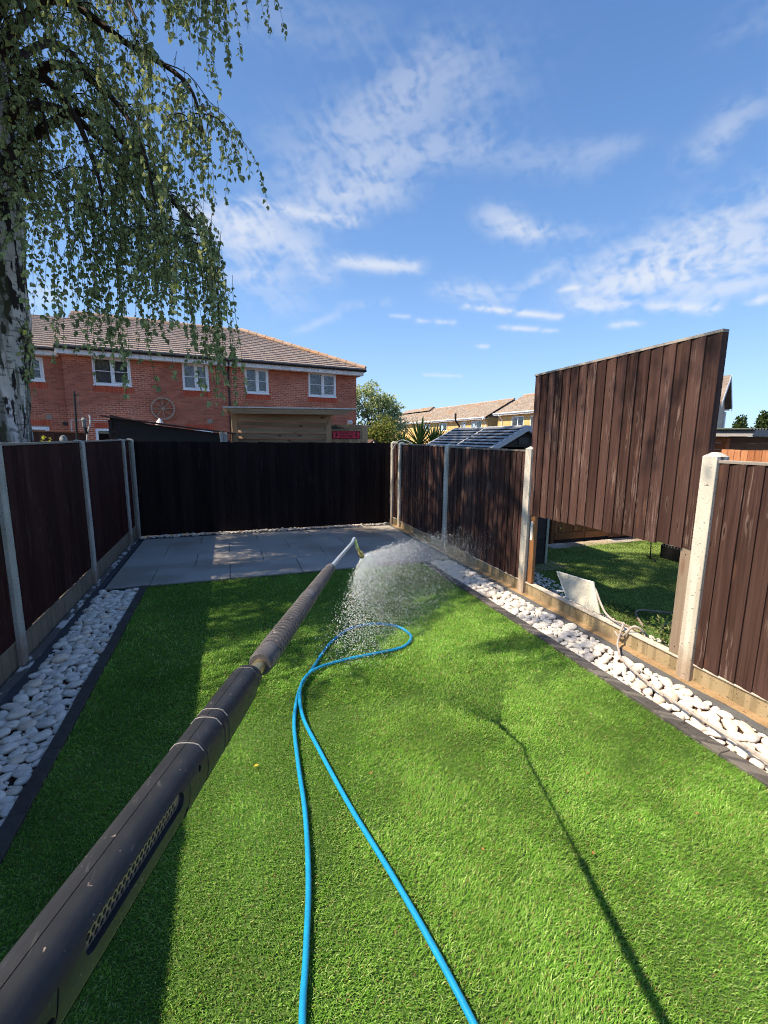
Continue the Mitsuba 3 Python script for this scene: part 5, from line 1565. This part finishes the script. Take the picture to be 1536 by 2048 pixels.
half = [(0, .0222), (.006, .0219), (.0105, .0205), (.0150, .0150), (.0172, .009), (.0178, 0), (.0172, -.010), (.014, -.018), (.008, -.0215), (0, -.022)]
prof = np.array(half + [(-a, b) for a, b in half[-2:0:-1]])
stations = [(-.13, .98), (.0, 1.0), (.181, 1.0), (.1815, .965), (.1845, .965), (.185, 1.0), (.2255, 1.0), (.226, .965), (.229, .965), (.2295, 1.0), (.2375, 1.0), (.238, .965), (.241, .965), (.2415, 1.0), (.335, 1.0), (.349, .97), (.3495, .93), (.352, .93), (.3525, .90), (.366, .82)]
n = len(prof)
V = np.concatenate([np.column_stack([prof * sc, np.full(n, s)]) for s, sc in stations])
i, j = np.meshgrid(np.arange(len(stations) - 1), np.arange(n), indexing='ij')
a, b = (i * n + j).ravel(), (i * n + (j + 1) % n).ravel()
F = np.concatenate([np.stack([a, b, b + n], 1), np.stack([a, b + n, a + n], 1)])
L_ = len(V)
V = np.vstack([V, [0, 0, stations[0][0]], [0, 0, stations[-1][0]]])
q = np.arange(n)
F = np.vstack([F, np.stack([(q + 1) % n, q, q * 0 + L_], 1), np.stack([L_ - n + q, L_ - n + (q + 1) % n, q * 0 + L_ + 1], 1)])
body = trimesh.Trimesh(V, F, process=False)
if body.volume < 0:
    body.invert()


def man(m):
    return manifold3d.Manifold(manifold3d.Mesh(np.asarray(m.vertices, np.float32), np.asarray(m.faces, np.uint32)))


B = man(body)
cut = trimesh.creation.box([.0006, .003, .6])
cut.apply_translation([0, .0218, .12])
B -= man(cut)
slot = prism(LineString([(.006, .022), (.006, .128)]).buffer(.0062, 10), .02)     # in (v, s), pushed along u
slot = place(slot, [.0125, 0, 0], [0, 1, 0], [0, 0, 1], [1, 0, 0])
B -= man(slot)
for s_, v_, rr in ((.166, .008, .0026), (.140, -.012, .004), (-.012, -.004, .005)):
    c_ = trimesh.creation.cylinder(rr, .02, sections=20)
    c_ = place(c_, [.018, v_, s_], [0, 1, 0], [0, 0, 1], [1, 0, 0])
    B -= man(c_)
for s_ in (.145, -.005):
    arc = [(.0178 * 1.03 * 0 + (0.0182 - abs(t) * .0), t * .0001) for t in (0,)]
    line = LineString([(-.014, s_ - .006), (-.004, s_ - .001), (.008, s_ + .001)]).buffer(.0006)
    c_ = place(prism(line, .01), [.0168, 0, 0], [0, 1, 0], [0, 0, 1], [1, 0, 0])
    B -= man(c_)
bm = B.to_mesh()
obj('gun_body', G(trimesh.Trimesh(bm.vert_properties[:, :3], bm.tri_verts, process=False)), 'gun_plastic', k, smooth=38)
for s_ in (.1802, .2248, .2422, .3532):  # pale lines painting sun highlights along the grooves, upper facets only
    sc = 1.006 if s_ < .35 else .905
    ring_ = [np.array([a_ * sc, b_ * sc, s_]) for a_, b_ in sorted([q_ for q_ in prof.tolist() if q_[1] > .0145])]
    obj('highlight_band', G(tube(np.array(ring_), .00042, 5, False)), 'gun_highlight', k)
# perforated metal plate in the slot
hexes = []
sp = .0050
for r_ in range(-1, 2):
    for c_ in range(21):
        cx_, cy__ = .006 + r_ * sp * .80, .023 + c_ * sp + (sp / 2 if r_ % 2 else 0)
        if abs(cx_ - .006) < .0050 and .0205 < cy__ < .1295:
            hexes.append(Point(cx_, cy__).buffer(.0020, 2))
plate = LineString([(.006, .022), (.006, .128)]).buffer(.0064, 8).difference(shapely.union_all(hexes))
plate = max(getattr(plate, 'geoms', [plate]), key=lambda q_: q_.area)
obj('grille', G(place(prism(plate, .0006), [.0133, 0, 0], [0, 1, 0], [0, 0, 1], [1, 0, 0])), 'grille_metal', k, label='perforated metal plate in the slot of the gun')
obj('slot_back', G(place(prism(LineString([(.006, .022), (.006, .128)]).buffer(.006, 8), .0004), [.0127, 0, 0], [0, 1, 0], [0, 0, 1], [1, 0, 0])), 'black_plastic', k)
obj('collar', G(tube([(0, -.002, .356), (0, -.002, .376), (0, -.002, .382)], [.0165, .0158, .012], 18)), 'gun_plastic', k, smooth=35)
Q0, Q1, Q2 = np.array([0.026, 0.600, 1.397]), np.array([0.270, 1.258, 1.332]), np.array([0.484, 1.824, 1.261])
PE = P1 + AX * .374 - VV * .002
obj('brass_joint', tube([PE, PE * .5 + Q0 * .5, Q0 + (Q1 - Q0) * .02], [.0085, .0105, .0085], 12), 'brass', k, smooth=35)
# ribbed grip in two lengths
D01 = (Q1 - Q0)
L01 = np.linalg.norm(D01)


obj('grip_collar', tube([Q0 + D01 * t for t in (.012, .018, .05, .075, .08)], [.0150, .0172, .0178, .0178, .0165], 22), 'grip_rubber', k, smooth=35)
def ribs(t0, t1, r0, r1, n_, fat):
    """A dark core with one raised rubber ring after the other."""
    g_ = obj('grip', tube([Q0 + D01 * t0, Q0 + D01 * t1], [r0 - .0042, r1 - .0036], 20), 'grip_core', k, smooth=40)
    for c_ in range(n_):
        t = t0 + (t1 - t0) * (c_ + .5) / n_
        rr = r0 + (r1 - r0) * (c_ + .5) / n_
        h = (t1 - t0) * L01 / n_ * fat / 2
        ax = D01 / L01
        pr_ = [(-1, -.0040), (-.85, -.0010), (-.4, -.0001), (0, 0), (.4, -.0001), (.85, -.0010), (1, -.0040)]
        obj('rib', tube([Q0 + D01 * t + ax * h * f_ for f_, _ in pr_], [rr + d_ for _, d_ in pr_], 22, False), 'grip_rubber', g_, smooth=50)


ribs(.08, .47, .0184, .0178, 19, .62)
obj('grip_collar', tube([Q0 + D01 * t for t in (.47, .48, .515, .53)], [.0158, .0182, .0182, .0168], 22), 'grip_rubber', k, smooth=35)
ribs(.53, .93, .0172, .0152, 24, .62)
obj('grip_collar', tube([Q0 + D01 * t for t in (.93, .96, .99, 1.0)], [.0145, .0150, .0142, .009], 22), 'grip_rubber', k, smooth=35)
NZ = np.array([0.600, 2.085, 1.140])
rod = spline([Q1 - D01 * .03, Q1 + (Q2 - Q1) * .5, Q2, Q2 + np.array([.034, .075, .004]), np.array([.545, 1.965, 1.222]), np.array([.562, 2.01, 1.193])], 40)
obj('rod', tube(rod, .0066, 14), 'chrome', k, smooth=50)
dn_ = np.array([.62, 2.12, 1.112]) - np.array([.562, 2.01, 1.193])
dn_ /= np.linalg.norm(dn_)
e0 = np.array([.562, 2.01, 1.193])
obj('nozzle_stem', tube([e0 - dn_ * .004, e0 + dn_ * .03, e0 + dn_ * .031, e0 + dn_ * .075], [.0085, .0085, .0068, .0068], 6), 'brass', k, smooth=20)
obj('nozzle_tip', tube([e0 + dn_ * .075, e0 + dn_ * .08, e0 + dn_ * .105, e0 + dn_ * .108], [.0095, .013, .013, .010], 14), 'brass', k, smooth=30)
obj('nozzle_cap', tube([e0 + dn_ * .108, e0 + dn_ * .125, e0 + dn_ * .132], [.0135, .0135, .009], 14), 'black_plastic', k, smooth=30)
TIP = e0 + dn_ * .134

# ------------------------------------------------------------------ spray: falling drops
g = np.random.default_rng(55)
N = 20000
# a flat fan from the nozzle: its left edge drops steeply on to the turf, its right edge carries to the fence
EA, EM, EB = np.array([.70, 3.12, 0.0]), np.array([1.53, 3.58, 0.0]), np.array([3.06, 4.9, .28])
u_ = g.random(N)
s_ = np.where(g.random(N) < .12, g.random(N) * .4, .02 + .98 * g.random(N) ** .8)
E_ = ((1 - u_) * (1 - 2 * u_))[:, None] * EA + (4 * u_ * (1 - u_))[:, None] * EM + (u_ * (2 * u_ - 1))[:, None] * EB
bul = .03 + .11 * u_
p = TIP + s_[:, None] * (E_ - TIP)
p[:, 2] += bul * 4 * s_ * (1 - s_)
p += g.normal(0, 1, (N, 3)) * (.003 + .10 * s_)[:, None]
vel = (E_ - TIP) * 1.0
vel[:, 2] += bul * 4 * (1 - 2 * s_)
ok = (p[:, 2] > .035) & (p[:, 0] < 3.02)
p, vel, s_ = p[ok], vel[ok], s_[ok]
n = len(p)
r = np.clip(g.lognormal(math.log(.0018), .38, n), .0008, .0045)
vd = vel / np.linalg.norm(vel, axis=1, keepdims=True)
s = np.cross(vd, g.normal(size=(n, 3)))
s /= np.linalg.norm(s, axis=1, keepdims=True)
u = np.cross(vd, s)
st = g.uniform(1.2, 3.0, n)
octv = np.stack([p + vd * (r * st)[:, None], p - vd * (r * st)[:, None], p + s * r[:, None], p - s * r[:, None], p + u * r[:, None], p - u * r[:, None]], 1).reshape(-1, 3)
OF = np.array([[0, 2, 4], [0, 4, 3], [0, 3, 5], [0, 5, 2], [1, 4, 2], [1, 3, 4], [1, 5, 3], [1, 2, 5]])
F = ((np.arange(n) * 6)[:, None, None] + OF[None]).reshape(-1, 3)
tag(obj('water_spray', (octv, F), 'water_drop', smooth=True), 'fan of white water drops spraying from the lance over the lawn', 'water', kind='stuff')
print('drops', n, 'entries', len(scene))
